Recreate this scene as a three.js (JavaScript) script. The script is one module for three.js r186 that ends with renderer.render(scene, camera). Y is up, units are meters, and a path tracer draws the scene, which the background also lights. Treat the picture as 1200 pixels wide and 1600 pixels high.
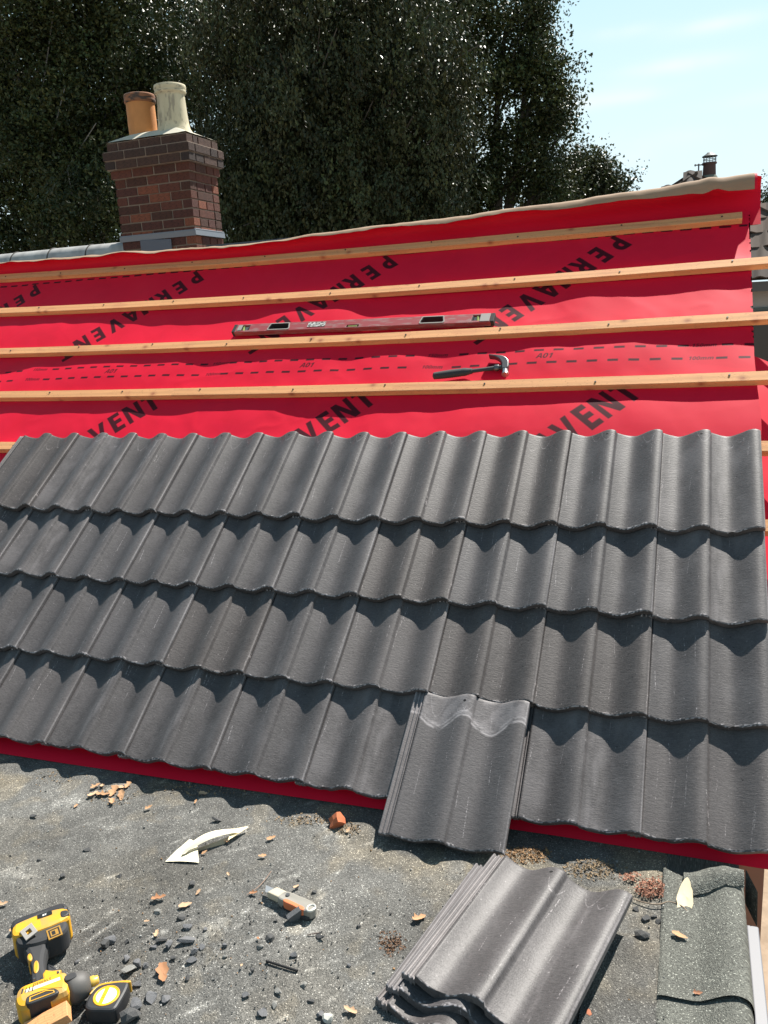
import * as THREE from 'three';
import { RoundedBoxGeometry } from 'three/addons/geometries/RoundedBoxGeometry.js';
import { mergeGeometries, mergeVertices } from 'three/addons/utils/BufferGeometryUtils.js';

// ---------------------------------------------------------------- camera, sky, sun, exposure
const scene = new THREE.Scene();
const D2R = Math.PI / 180;
const camera = new THREE.PerspectiveCamera(63.41, 768 / 1024, 0.05, 400);
camera.rotation.order = 'YXZ';
camera.rotation.set(-13.454 * D2R, 20.576 * D2R, -3.290 * D2R);
camera.position.set(0.0795, 1.2528, 1.8453);
camera.updateMatrixWorld();

const renderer = new THREE.WebGLRenderer({ antialias: true });
renderer.setSize(768, 1024);
renderer.toneMapping = THREE.LinearToneMapping;
renderer.toneMappingExposure = 2.05;
renderer.shadowMap.enabled = true;
renderer.shadowMap.type = THREE.PCFSoftShadowMap;

const SUN = new THREE.Vector3(0.195, 0.81, -0.557).normalize();
const sun = new THREE.DirectionalLight(new THREE.Color(1.0, 0.955, 0.88), 5.0);
sun.position.copy(SUN).multiplyScalar(40);
sun.castShadow = true;
sun.shadow.mapSize.set(4096, 4096);
Object.assign(sun.shadow.camera, { left: -12, right: 12, top: 12, bottom: -12, near: 1, far: 90 });
sun.shadow.bias = -0.0005;
scene.add(sun, sun.target);

// seeded random numbers and value noise
function rng(seed) { let a = seed >>> 0; return () => { a = (a + 0x6D2B79F5) | 0; let t = Math.imul(a ^ (a >>> 15), 1 | a); t = (t + Math.imul(t ^ (t >>> 7), 61 | t)) ^ t; return ((t ^ (t >>> 14)) >>> 0) / 4294967296; }; }
function hash(x, y, s) { let h = Math.imul(x | 0, 374761393) + Math.imul(y | 0, 668265263) + Math.imul(s | 0, 2147483647 ^ 0x5bd1e995); h = Math.imul(h ^ (h >>> 13), 1274126177); return ((h ^ (h >>> 16)) >>> 0) / 4294967296; }
const mod = (a, n) => ((a % n) + n) % n;
function vn(x, y, s = 0, px = 0, py = 0) {
  const x0 = Math.floor(x), y0 = Math.floor(y), fx = x - x0, fy = y - y0;
  const u = fx * fx * (3 - 2 * fx), v = fy * fy * (3 - 2 * fy);
  const X = (i) => px ? mod(i, px) : i, Y = (i) => py ? mod(i, py) : i;
  const a = hash(X(x0), Y(y0), s), b = hash(X(x0 + 1), Y(y0), s), c = hash(X(x0), Y(y0 + 1), s), d = hash(X(x0 + 1), Y(y0 + 1), s);
  return a + (b - a) * u + (c - a) * v + (a - b - c + d) * u * v;
}
function fbm(x, y, s = 0, o = 4) { let r = 0, a = 0.5, n = 0; for (let i = 0; i < o; i++) { r += a * vn(x, y, s + i * 17); n += a; x *= 2.03; y *= 2.03; a *= 0.5; } return r / n; }
const clamp = (x, a = 0, b = 1) => Math.min(b, Math.max(a, x));
const sst = (a, b, x) => { const t = clamp((x - a) / (b - a)); return t * t * (3 - 2 * t); };
const lerp = (a, b, t) => a + (b - a) * t;
function table(t, x) { if (x <= t[0][0]) return t[0][1]; for (let i = 1; i < t.length; i++) if (x <= t[i][0]) { const k = (x - t[i - 1][0]) / (t[i][0] - t[i - 1][0]); return lerp(t[i - 1][1], t[i][1], k * k * (3 - 2 * k)); } return t[t.length - 1][1]; }

// sky: pale summer haze with thin wisps of cloud
{
  const w = 1024, h = 512, d = new Float32Array(w * h * 4);
  const wisps = [[-0.023, 0.230, 0.050, 0.0055, 0.9], [-0.068, 0.207, 0.034, 0.0045, 0.9], [0.016, 0.2605, 0.045, 0.005, 0.9], [-0.121, 0.2055, 0.030, 0.006, 0.6], [-0.075, 0.266, 0.035, 0.004, 0.5], [0.06, 0.19, 0.05, 0.005, 0.4]];
  for (let j = 0; j < h; j++) for (let i = 0; i < w; i++) {
    const th = (j + 0.5) / h * Math.PI, el = Math.PI / 2 - th;            // row 0 of the data is the bottom of the sky
    const e = -el, ph = ((i + 0.5) / w - 0.5) * 2 * Math.PI;
    const up = Math.max(e, 0);
    const t = sst(0.0, 0.6, up), t2 = sst(0.3, 1.3, up);
    let r = lerp(lerp(0.485, 0.225, t), 0.035, t2), g = lerp(lerp(0.585, 0.41, t), 0.06, t2), b = lerp(lerp(0.615, 0.52, t), 0.115, t2);
    const cg = Math.cos(e) * (Math.sin(ph + Math.PI / 2) * SUN.x - Math.cos(ph + Math.PI / 2) * SUN.z) + Math.sin(e) * SUN.y, away = 0.36 + 0.64 * Math.pow((1 + cg) / 2, 0.9);   // a clear sky is paler towards the sun's side
    r *= away; g *= away; b *= away;
    if (e < 0) { r = 0.08; g = 0.075; b = 0.065; }
    const az = ph + Math.PI / 2;                                           // 0 = straight towards -z
    let c = 0;
    if (e > 0.02) {
      c = 0.45 * sst(0.58, 0.85, fbm(az * 4 + 3, e * 30 + fbm(az * 3, e * 9, 5) * 3, 9, 5)) * sst(0.02, 0.15, e);
      for (const [a0, e0, sa, se, k] of wisps) { const da = (az - a0) / sa, de = (e - e0 - 0.02 * (az - a0)) / se; c += k * Math.exp(-da * da - de * de) * (0.5 + fbm(az * 60, e * 160, 21)); }
    }
    c = clamp(c) * 0.85;
    r = lerp(r, 0.53 * away, c); g = lerp(g, 0.56 * away, c); b = lerp(b, 0.57 * away, c);
    const k = (j * w + i) * 4; d[k] = r; d[k + 1] = g; d[k + 2] = b; d[k + 3] = 1;
  }
  const tex = new THREE.DataTexture(d, w, h, THREE.RGBAFormat, THREE.FloatType);
  tex.mapping = THREE.EquirectangularReflectionMapping; tex.magFilter = tex.minFilter = THREE.LinearFilter; tex.wrapS = THREE.RepeatWrapping; tex.needsUpdate = true;
  scene.background = tex; scene.environment = tex;
}

// ---------------------------------------------------------------- frames: photograph pixels to places
const PITCH = 39.387 * D2R, SP = Math.sin(PITCH), CP = Math.cos(PITCH);
const FLAT = -0.078;                         // height of the flat felt roof
const GND = -2.75;                           // height of the garden
const F = 1295.07;
const CAM = camera.position.clone();
function ray(px, py) { return new THREE.Vector3((px - 600) / F, -(py - 800) / F, -1).applyQuaternion(camera.quaternion); }
function flat(px, py, h = 0) { const d = ray(px, py); return d.multiplyScalar((FLAT + h - CAM.y) / d.y).add(CAM); }
function roofUV(px, py, n) { const d = ray(px, py), t = (n - (CAM.y * CP + CAM.z * SP)) / (d.y * CP + d.z * SP); d.multiplyScalar(t).add(CAM); return [d.x, d.y * SP - d.z * CP]; }
function atZ(px, py, z) { const d = ray(px, py); return d.multiplyScalar((z - CAM.z) / d.z).add(CAM); }
const R = (u, v, n) => new THREE.Vector3(u, v * SP + n * CP, -v * CP + n * SP);      // roof plane coordinates to the world

// ---------------------------------------------------------------- helpers for things and parts
const used = new Map();
function numbered(name) { const k = used.get(name) || 0; used.set(name, k + 1); return k ? `${name}_${String(k).padStart(3, '0')}` : name; }
function shade(o) { o.traverse((m) => { if (m.isMesh) { m.castShadow = true; m.receiveShadow = true; } }); return o; }
function tag(o, label, category, group) { o.userData = { label, category }; if (group) o.userData.group = group; return o; }
function thing(name, label, category, group) { const g = new THREE.Group(); g.name = numbered(name); scene.add(g); return tag(g, label, category, group); }
function part(name, geo, mat, parent) { const m = new THREE.Mesh(geo, mat); m.name = name; m.castShadow = m.receiveShadow = true; parent.add(m); return m; }
function solo(name, geo, mat, label, category, group) { const m = new THREE.Mesh(geo, mat); m.name = numbered(name); m.castShadow = m.receiveShadow = true; scene.add(m); return tag(m, label, category, group); }
function struct(name, geo, mat) { const m = geo ? new THREE.Mesh(geo, mat) : new THREE.Group(); m.name = name; m.castShadow = m.receiveShadow = true; m.userData = { kind: 'structure' }; scene.add(m); return m; }
const nonIdx = (g) => g.index ? g.toNonIndexed() : g;
function merge(list) { return mergeGeometries(list.map((g) => { const q = nonIdx(g); for (const k of Object.keys(q.attributes)) if (!['position', 'normal', 'uv'].includes(k)) q.deleteAttribute(k); return q; })); }
function tf(g, { p = [0, 0, 0], r = [0, 0, 0], s = [1, 1, 1] } = {}) { return g.applyMatrix4(new THREE.Matrix4().compose(new THREE.Vector3(...p), new THREE.Quaternion().setFromEuler(new THREE.Euler(...r)), new THREE.Vector3(...s))); }
const box = (w, h, d, p, r) => tf(new THREE.BoxGeometry(w, h, d), { p, r });
const rbox = (w, h, d, rad, p, r, seg = 2) => tf(new RoundedBoxGeometry(w, h, d, seg, rad), { p, r });
const cyl = (r1, r2, h, p, r, seg = 20) => tf(new THREE.CylinderGeometry(r1, r2, h, seg), { p, r });
function ext(pts, depth, bevel = 0, p, r, curve = 6) {
  const s = pts instanceof THREE.Shape ? pts : new THREE.Shape(pts.map((q) => new THREE.Vector2(...q)));
  const g = new THREE.ExtrudeGeometry(s, { depth: depth - 2 * bevel, bevelEnabled: bevel > 0, bevelSize: bevel, bevelThickness: bevel, bevelOffset: -bevel, bevelSegments: 2, curveSegments: curve });
  g.translate(0, 0, -depth / 2 + bevel); return tf(g, { p, r });
}
function smoothShape(pts) { const c = new THREE.CatmullRomCurve3(pts.map(([x, y]) => new THREE.Vector3(x, y, 0)), true, 'centripetal'); return new THREE.Shape(c.getPoints(pts.length * 5).map((q) => new THREE.Vector2(q.x, q.y))); }
function tube(pts, r, seg = 24, rad = 8) { return new THREE.TubeGeometry(new THREE.CatmullRomCurve3(pts.map((q) => q.isVector3 ? q : new THREE.Vector3(...q))), seg, r, rad); }
// a grid sheet from a function (i, j in 0..1) -> [x, y, z], with uv from another function
function sheet(nu, nv, fn, uvfn, colfn) {
  const pos = [], uv = [], idx = [], col = [];
  for (let j = 0; j <= nv; j++) for (let i = 0; i <= nu; i++) { const a = i / nu, b = j / nv, q = fn(a, b); pos.push(...q); uv.push(...(uvfn ? uvfn(a, b, q) : [a, b])); if (colfn) col.push(...colfn(a, b, q)); }
  for (let j = 0; j < nv; j++) for (let i = 0; i < nu; i++) { const a = j * (nu + 1) + i, b = a + 1, c = a + nu + 1, d = c + 1; idx.push(a, b, d, a, d, c); }
  const g = new THREE.BufferGeometry(); g.setAttribute('position', new THREE.Float32BufferAttribute(pos, 3)); g.setAttribute('uv', new THREE.Float32BufferAttribute(uv, 2));
  if (colfn) g.setAttribute('color', new THREE.Float32BufferAttribute(col, 3));
  g.setIndex(idx); g.computeVertexNormals(); return g;
}
function basis(o, X, Y, Z) { o.quaternion.setFromRotationMatrix(new THREE.Matrix4().makeBasis(X, Y, Z)); }

// ---------------------------------------------------------------- materials
const toS = (v) => { v = clamp(v); return Math.round(255 * (v <= 0.0031308 ? v * 12.92 : 1.055 * Math.pow(v, 1 / 2.4) - 0.055)); };
function dataTex(w, h, fn, { srgb = true, rep = true } = {}) {
  const d = new Uint8Array(w * h * 4);
  for (let j = 0; j < h; j++) for (let i = 0; i < w; i++) { const c = fn(i, j), k = (j * w + i) * 4; for (let q = 0; q < 3; q++) d[k + q] = srgb ? toS(c[q]) : Math.round(255 * clamp(c[q])); d[k + 3] = 255; }
  const t = new THREE.DataTexture(d, w, h, THREE.RGBAFormat); t.magFilter = THREE.LinearFilter; t.minFilter = THREE.LinearMipmapLinearFilter; t.generateMipmaps = true; t.anisotropy = 8;
  if (rep) t.wrapS = t.wrapT = THREE.RepeatWrapping; if (srgb) t.colorSpace = THREE.SRGBColorSpace; t.needsUpdate = true; return t;
}
const lin = (r, g, b) => new THREE.Color().setRGB(r, g, b);
const std = (r, g, b, rough = 0.7, o = {}) => new THREE.MeshStandardMaterial({ color: lin(r, g, b), roughness: rough, side: THREE.DoubleSide, ...o });
function canvasTex(w, h, draw) { const c = document.createElement('canvas'); c.width = w; c.height = h; draw(c.getContext('2d'), w, h); const t = new THREE.CanvasTexture(c); t.colorSpace = THREE.SRGBColorSpace; t.magFilter = THREE.LinearFilter; t.anisotropy = 8; return t; }

// fine grain shared by stone-like things
const grainBump = dataTex(512, 512, (i, j) => { const v = 0.55 * vn(i / 2.1, j / 2.1, 3, 0, 0) + 0.3 * vn(i / 5, j / 5, 4) + 0.15 * hash(i, j, 8); return [v, v, v]; }, { srgb: false });

// ================================================================ SETTING
// garden ground: one sheet out to the horizon, sandy by the houses and grass under the trees
{
  const earth = dataTex(512, 512, (i, j) => { const n = 0.5 * vn(i / 40, j / 40, 31, 512 / 40 | 0, 512 / 40 | 0) + 0.3 * vn(i / 9, j / 9, 32) + 0.2 * hash(i, j, 33); return [0.20 + 0.15 * n, 0.145 + 0.12 * n, 0.10 + 0.09 * n]; });
  const big = (n, w, d, y, cx, cz) => sheet(n, n, (a, b) => [cx + (a - 0.5) * w, y, cz + (b - 0.5) * d], (a, b, q) => [q[0] / 1.2, q[2] / 1.2]);
  struct('ground', big(40, 360, 360, GND, 0, 0), new THREE.MeshStandardMaterial({ map: earth, roughness: 0.95, side: THREE.DoubleSide }));
  const turf = dataTex(256, 256, (i, j) => { const n = 0.5 * vn(i / 20, j / 20, 34) + 0.5 * hash(i, j, 35); return [0.035 + 0.03 * n, 0.055 + 0.04 * n, 0.022 + 0.015 * n]; });
  const m = struct('lawn', big(20, 90, 60, GND + 0.02, -10, -42), new THREE.MeshStandardMaterial({ map: turf, roughness: 0.95, side: THREE.DoubleSide }));
  m.castShadow = false;
}

// ---------------------------------------------------------------- flat felt roof in the foreground
const feltTex = dataTex(1024, 1024, (i, j) => {
  const a = hash(i >> 2, j >> 2, 41), b = hash(i, j, 42), c = vn(i / 5, j / 5, 43, 0, 0), a2 = hash(i >> 1, j >> 1, 47);
  let v = 0.089 + 0.06 * (c - 0.5) + 0.04 * (b - 0.5);
  if (a > 0.95) v += 0.22 * (a - 0.95) / 0.05 + 0.04; else if (a < 0.06) v *= 0.55; if (a2 > 0.95) v += 0.08;
  const w = vn(i / 130, j / 130, 44, 0, 0); v *= 0.9 + 0.2 * w;
  return [v * 1.04, v * 1.01, v * 0.93];
});
const feltBump = dataTex(1024, 1024, (i, j) => { const v = 0.5 * vn(i / 3, j / 3, 45) + 0.3 * hash(i >> 1, j >> 1, 41) + 0.2 * vn(i / 14, j / 14, 46); return [v, v, v]; }, { srgb: false });
const feltMat = new THREE.MeshStandardMaterial({ map: feltTex, bumpMap: feltBump, bumpScale: 0.0035, roughness: 0.93, vertexColors: true, side: THREE.DoubleSide });
const greenFelt = new THREE.MeshStandardMaterial({ map: feltTex, bumpMap: feltBump, bumpScale: 0.003, roughness: 0.9, color: lin(1.12, 1.17, 1.10), side: THREE.DoubleSide });
const flatRoof = struct('flat_roof');
{
  const X0 = -4.6, X1 = 0.235, Z0 = -0.16, Z1 = 2.9;
  const scuffs = []; const r = rng(77);
  for (let i = 0; i < 70; i++) { const q = flat(r() * 640 - 20, 1205 + r() * 390); scuffs.push([q.x, q.z, 0.012 + r() * 0.045, 0.0022 + r() * 0.0035, -1.25 + r() * 0.6, 0.4 + r() * 0.6]); }
  for (const [px, py, s] of [[470, 1450, 0.07], [30, 1370, 0.05], [180, 1290, 0.03], [330, 1450, 0.05], [110, 1255, 0.06], [440, 1420, 0.06], [520, 1300, 0.06]]) { const q = flat(px, py); scuffs.push([q.x, q.z, s, s * 0.6, r() * 3, 0.5]); }
  const surf = (x, z) => FLAT + 0.006 * (fbm(x * 3, z * 3, 51) - 0.5) + 0.002 * (vn(x * 40, z * 40, 52) - 0.5);
  const col = (x, z) => {
    const p = fbm(x * 2.2, z * 2.2, 53), p2 = fbm(x * 9, z * 9, 54), p3 = fbm(x * 34, z * 34, 56, 3);
    let v = 0.70 + 0.75 * p + 0.6 * (p2 - 0.5) + 0.6 * (p3 - 0.5);
    const dirt = clamp(sst(0.5, 0.66, fbm(x * 6, z * 6, 55)) * (0.15 + 0.85 * sst(0.34, 0.02, z)) + 0.35 * sst(0.6, 0.72, fbm(x * 14 + 4, z * 14, 57)));       // dried silt washed against the eaves
    let s = 0;
    for (const [sx, sz, l, w, a, k] of scuffs) { const dx = x - sx, dz = z - sz; if (dx * dx + dz * dz > 9 * l * l) continue; const u = dx * Math.cos(a) + dz * Math.sin(a), t = -dx * Math.sin(a) + dz * Math.cos(a), e = Math.exp(-(u * u) / (l * l) - (t * t) / (w * w)); s = Math.max(s, k * e * sst(0.3, 0.6, fbm(x * 60, z * 60, 58, 3))); }
    v += s * 2.2;
    return [v * (1 + 0.55 * dirt), v * (1 + 0.38 * dirt), v * (1 + 0.12 * dirt)];
  };
  const main = sheet(560, 300, (a, b) => { const x = lerp(-2.6, 0.06, a), z = lerp(Z0, 1.25, b); return [x, surf(x, z), z]; }, (a, b, q) => [q[0] / 0.55, q[2] / 0.55], (a, b, q) => col(q[0], q[2]));
  part('felt_sheet', main, feltMat, flatRoof);
  const far1 = sheet(30, 40, (a, b) => { const x = lerp(X0, -2.6, a), z = lerp(Z0, 1.25, b); return [x, surf(x, z), z]; }, (a, b, q) => [q[0] / 0.55, q[2] / 0.55], (a, b, q) => col(q[0], q[2]));
  const far2 = sheet(80, 30, (a, b) => { const x = lerp(X0, 0.06, a), z = lerp(1.25, Z1, b); return [x, surf(x, z), z]; }, (a, b, q) => [q[0] / 0.55, q[2] / 0.55], (a, b, q) => col(q[0], q[2]));
  part('felt_sheet', far1, feltMat, flatRoof); part('felt_sheet', far2, feltMat, flatRoof);
  // lapped patch of felt beside the edging, its torn top edge showing
  const patch = (x0, x1, za, zb, lift) => sheet(30, 40, (a, b) => { const x = lerp(x0, x1, a), e = 0.012 * (fbm(x * 24, 3, 61) - 0.5) + 0.05 * (x - x1), z = lerp(za + e, zb, b); return [x, surf(x, z) + lift * (b === 0 ? 0.15 : 1) + (b > 0 && b < 0.06 ? 0.003 : 0), z]; }, (a, b, q) => [q[0] / 0.55 + 0.3, q[2] / 0.55 + 0.4], (a, b, q) => col(q[0] + 3, q[2]).map((c) => c * 0.95));
  part('felt_patch', patch(-0.085, 0.062, 0.195, 1.3, 0.005), feltMat, flatRoof).position.z = 0.06;
  // mineral felt dressed over the kerb along the open side
  const sec = [[0.052, 0.0045], [0.058, 0.0075], [0.09, 0.009], [0.125, 0.011], [0.145, 0.02], [0.168, 0.033], [0.188, 0.0405], [0.205, 0.040], [0.218, 0.032], [0.225, 0.014], [0.227, -0.02], [0.2275, -0.065]];
  const cv = new THREE.CatmullRomCurve3(sec.map(([x, y]) => new THREE.Vector3(x, y, 0)));
  const edge = (za, zb, lift, wob, seed) => sheet(44, 40, (a, b) => { const q = cv.getPoint(a); const z = lerp(za + wob * (fbm(a * 5, 1, seed) - 0.5) * 2 - 0.05 * (a - 0.5) * (a - 0.5) * 4 * (wob > 0 ? 0.6 : 0), zb, b); const tail = b > 0.93 ? 0.004 * (b - 0.93) / 0.07 : 0; return [q.x + lift * 0.5, FLAT + q.y + lift + tail + 0.0035 * (fbm(a * 4, z * 9, seed) - 0.5), z]; }, (a, b, q) => [q[0] / 0.55 + q[1], q[2] / 0.55 + seed * 0.13]);
  part('edge_felt', edge(-0.012, 0.36, 0.004, 0.02, 62), greenFelt, flatRoof).position.z = 0.06;
  part('edge_felt', edge(0.325, 1.35, 0.0, 0.0, 63), greenFelt, flatRoof).position.z = 0.06;
  part('edge_felt', edge(1.3, Z1, -0.004, 0.0, 64), greenFelt, flatRoof).position.z = 0.06;
  part('kerb_base', box(0.19, 0.05, 3.06, [0.128, FLAT - 0.0275, 1.37]), greenFelt, flatRoof);
  // curled end of the edging felt under the eaves
  const curl = sheet(24, 14, (a, b) => { const x = lerp(0.10, 0.226, a), rise = 0.014 + 0.036 * sst(0, 0.75, a), bend = Math.sin(b * Math.PI) * 0.014; return [x + 0.006 * (fbm(a * 6, b * 3, 66) - 0.5), FLAT + rise + bend + 0.006 * (fbm(a * 7, b * 4, 65) - 0.5), lerp(-0.035 + 0.03 * a * 0.4, 0.062 - 0.035 * a + 0.02 * (fbm(a * 5, 2, 67) - 0.5), b)]; }, (a, b, q) => [q[0] / 0.5, q[2] / 0.5]);
  part('curled_felt', merge([curl, curl.clone().translate(0.001, -0.005, 0.002)]), greenFelt, flatRoof).position.z = 0.06;
  const corner = sheet(6, 12, (a, b) => [0.234 + 0.022 * a, FLAT + 0.028 - 0.07 * b - 0.01 * a, lerp(-0.06, 0.085, a * 0.3 + b * 0.2) + 0.02 * a], (a, b) => [a * 0.06, b * 0.2]);
  part('curled_felt', corner, greenFelt, flatRoof).position.z = 0.06;
  // white plastic drip trim and the wall below the flat roof
  part('drip_trim', rbox(0.026, 0.085, 2.84, 0.004, [0.2455, FLAT - 0.085, 1.52]), std(0.17, 0.17, 0.185, 0.55), flatRoof);
  part('fascia', box(0.02, 0.2, 3.0, [0.222, FLAT - 0.17, 1.42]), std(0.12, 0.09, 0.07, 0.7), flatRoof);
  part('outer_wall', box(4.8, 2.4, 2.9, [-2.19, GND + 1.2, 1.4]), std(0.26, 0.13, 0.09, 0.9), flatRoof);
}

// ================================================================ THE PITCHED ROOF
const roof = thing('pitched_roof', 'pitched roof being re-tiled with red membrane, timber battens and dark grey tiles', 'roof');
roof.rotation.x = PITCH;                     // inside it: x along the eaves, y out of the slope, z down the slope
const MEM = -0.088, BT = 0.025;
const TW = 0.300, GA = 0.3064, TL = 0.418;
const battenV = [0.075, 0.39, 0.696, 1.0, 1.315, 1.628, 1.932, 2.245, 2.548];

// membrane with its print
{
  const U0 = -4.75, U1 = 0.305, V0 = -0.012, V1 = 2.60;
  const cw = 2048, ch = 1058;
  const tex = canvasTex(cw, ch, (c) => {
    c.fillStyle = 'rgb(212,20,50)'; c.fillRect(0, 0, cw, ch);
    const S = cw / (U1 - U0), X = (u) => (u - U0) * S, Y = (v) => (V1 - v) * ch / (V1 - V0);
    const r = rng(5);
    for (let i = 0; i < 2600; i++) { c.fillStyle = `rgba(${r() < 0.5 ? '190,12,42' : '222,34,60'},${0.03 + r() * 0.05})`; c.beginPath(); c.ellipse(r() * cw, r() * ch, 4 + r() * 60, 2 + r() * 14, r() * 3, 0, 7); c.fill(); }
    const ink = 'rgb(66,12,24)';
    const word = (u, v, ang, h, w) => { c.save(); c.translate(X(u), Y(v)); c.rotate(ang); c.fillStyle = ink; c.font = `bold ${Math.round(h * S * 1.75)}px sans-serif`; c.textBaseline = 'middle'; c.textAlign = 'center'; const t = 'PERMAVENT'; const adv = w * S / 8; for (let k = 0; k < 9; k++) { c.save(); c.translate((k - 4) * adv, 0); c.scale(0.75, 1); c.lineWidth = 2.2; c.strokeStyle = ink; c.strokeText(t[k], 0, 0); c.fillText(t[k], 0, 0); c.restore(); } c.restore(); };
    for (let k = -1; k < 5; k++) word(-0.485 - 1.035 * k, 2.18, 135 * D2R, 0.088, 0.75);
    for (let k = -1; k < 5; k++) word(-0.385 - 1.012 * k, 1.32, -45 * D2R, 0.095, 0.70);
    c.fillStyle = ink; c.textBaseline = 'middle'; c.textAlign = 'center';
    const dash = (u, v, l) => c.fillRect(X(u), Y(v) - 2.2, l * S, 4.4);
    for (let k = 0; k < 64; k++) {
      const u = 0.262 - 0.0755 * k, m = Math.abs(mod(u + 0.019 - 0.125 + 0.506, 1.012) - 0.506) < 0.055;
      if (!m) { dash(u, 1.803, 0.038); dash(u - 0.02, 1.735, 0.038); }
      dash(u - 0.01, 2.505, 0.045);
    }
    for (let k = 0; k < 5; k++) { c.font = `italic bold 10px sans-serif`; c.fillText('150mm', X(0.125 - 1.012 * k), Y(1.803)); c.fillText('100mm', X(0.115 - 1.012 * k), Y(1.735)); c.font = `italic bold 15px sans-serif`; c.fillText('A01', X(-0.45 - 1.012 * k), Y(1.772)); }
    for (let k = 0; k < 90; k++) { c.fillRect(X(-2.98 + k * 0.007) , Y(2.528) - 2, 1 + r() * 2, 4 + r() * 2); }
  });
  tex.flipY = true;
  const red = new THREE.MeshPhysicalMaterial({ map: tex, roughness: 0.62, specularIntensity: 0.3, side: THREE.DoubleSide });
  const redPlain = new THREE.MeshPhysicalMaterial({ color: new THREE.Color('rgb(212,20,50)'), roughness: 0.62, specularIntensity: 0.3, side: THREE.DoubleSide });
  const cream = new THREE.MeshStandardMaterial({ map: dataTex(512, 64, (i, j) => { const n = fbm(i / 30, j / 12, 91, 4), f = fbm(i / 5, j / 5, 92, 3), v = 0.82 + 0.24 * n + 0.12 * (f - 0.5); return [0.33 * v, 0.215 * v, 0.135 * v]; }), roughness: 0.85, side: THREE.DoubleSide });
  // sag between the battens: soft waves, small puckers near the staples
  const sag = (u, v) => {
    let k = 0; for (let i = 0; i < battenV.length - 1; i++) if (v >= battenV[i] && v < battenV[i + 1]) { k = Math.sin(Math.PI * (v - battenV[i] + 0.0) / (battenV[i + 1] - battenV[i])); break; }
    const row = battenV.findIndex((b) => v < b);
    const w = fbm(u * 2.1 + row * 5.3, v * 0.9, 71, 3), w2 = vn(u * 5.5 + row * 2.1, v * 2.0 + 5, 72);
    const cr = 1 - Math.abs(2 * fbm(u * 4 + v * 2, v * 5 - u, 79, 3) - 1); const puck = 0.002 * (fbm(u * 9 + v * 4, v * 6, 73, 4) - 0.5) + 0.0022 * Math.pow(cr, 8) * vn(u * 1.4, v * 2, 70);
    return -0.002 - k * (-0.011 + 0.024 * clamp(w * 1.9 - 0.72) + 0.006 * w2) + puck;
  };
  const g = sheet(420, 260, (a, b) => { const u = lerp(U0, U1, a) + (a === 1 ? 0.008 * (fbm(b * 20, 4, 74) - 0.5) - 0.02 * sst(0.55, 0.75, b) : 0), v = lerp(V0, V1, b); return [u, MEM + sag(u, v) * sst(0.02, 0.12, v), -v]; }, (a, b) => [a, b]);
  part('membrane', g, red, roof);
  // strip hanging over the eaves into the flat roof
  const eave = sheet(200, 12, (a, b) => { const u = lerp(U0, 0.34, a), z1 = lerp(-0.006, -0.046, sst(-2.4, 0.1, u)) + 0.008 * (fbm(u * 2.3, 2, 75) - 0.5), k = b * b * (3 - 2 * b); const P0 = R(u, 0.03, MEM + 0.001); const y = lerp(P0.y, FLAT + 0.004, Math.pow(b, 0.8)) + 0.004 * Math.sin(b * 3.14), z = lerp(P0.z, z1, b); return [u, y * CP + z * SP, z * CP - y * SP]; }, (a, b) => [a, b]);
  part('eaves_membrane', eave, redPlain, roof);
  // sheet end standing up along the ridge and rolled forward, pale backing outwards
  const pv = [[-3.9, 2.535], [-3.56, 2.53], [-2.9, 2.515], [-2.11, 2.495], [-1.28, 2.53], [-0.54, 2.562], [-0.14, 2.59], [0.12, 2.615], [0.31, 2.63]];
  const roll = [[-4.7, 0.1], [-3.6, 0.12], [-2.6, 0.2], [-2.2, 0.3], [-1.9, 0.15], [-1.5, 0.55], [-1.28, 0.35], [-1.0, 0.7], [-0.7, 0.55], [-0.55, 0.9], [-0.1, 1.3], [0.05, 1.6], [0.12, 1.85], [0.27, 2.0], [0.31, 2.0]];
  const path = new THREE.CatmullRomCurve3([[-0.09, -0.026], [0.006, -0.010], [0.045, 0.006], [0.082, 0.028], [0.09, 0.06], [0.078, 0.088], [0.055, 0.102], [0.03, 0.100], [0.006, 0.090], [-0.014, 0.078]].map(([v, n]) => new THREE.Vector3(v, n, 0)));
  const flap = (off, uEnd) => sheet(260, 40, (a, b) => {
    const u = lerp(U0, uEnd, a), L = table(roll, u);
    const bMax = 0.66 + 0.17 * L; const q = path.getPoint(Math.min(1, b * Math.min(bMax, 1))), tg = path.getTangent(Math.min(1, b * Math.min(bMax, 1)));
    const wob = (fbm(u * 3.2, b * 1.5, 76) - 0.5) * 0.020 * b + (fbm(u * 9, b * 2, 77) - 0.5) * 0.012 * b + 0.012 * sst(0.05, 0.0, Math.abs(u - 0.10 - 0.06 * b)) * b;
    let v = table(pv, u) + q.x + wob - tg.y * off, n = MEM + q.y * (1 + 0.12 * (L - 1)) + wob * 0.7 + tg.x * off;
    if (b > 0.97) v -= 0.006 * (fbm(u * 18, 2, 79) - 0.5);
    return [u + 0.02 * sst(0.2, 0.3, u) * (b < 0.5 ? 1 : 0), n, -v];
  });
  part('ridge_flap', flap(0, 0.315), redPlain, roof);
  part('flap_backing', flap(-0.0022, 0.305), cream, roof);
  // membrane hanging loose past the verge, lower down
  const side = sheet(20, 40, (a, b) => { const v = lerp(0.35, 1.79 - 0.12 * a, b), u = lerp(0.27, 0.62, a); return [u, MEM - 0.035 - 0.11 * a + 0.01 * (fbm(u * 6, v * 4, 78) - 0.5), -v]; });
  part('verge_membrane', side, redPlain, roof);
}

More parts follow.
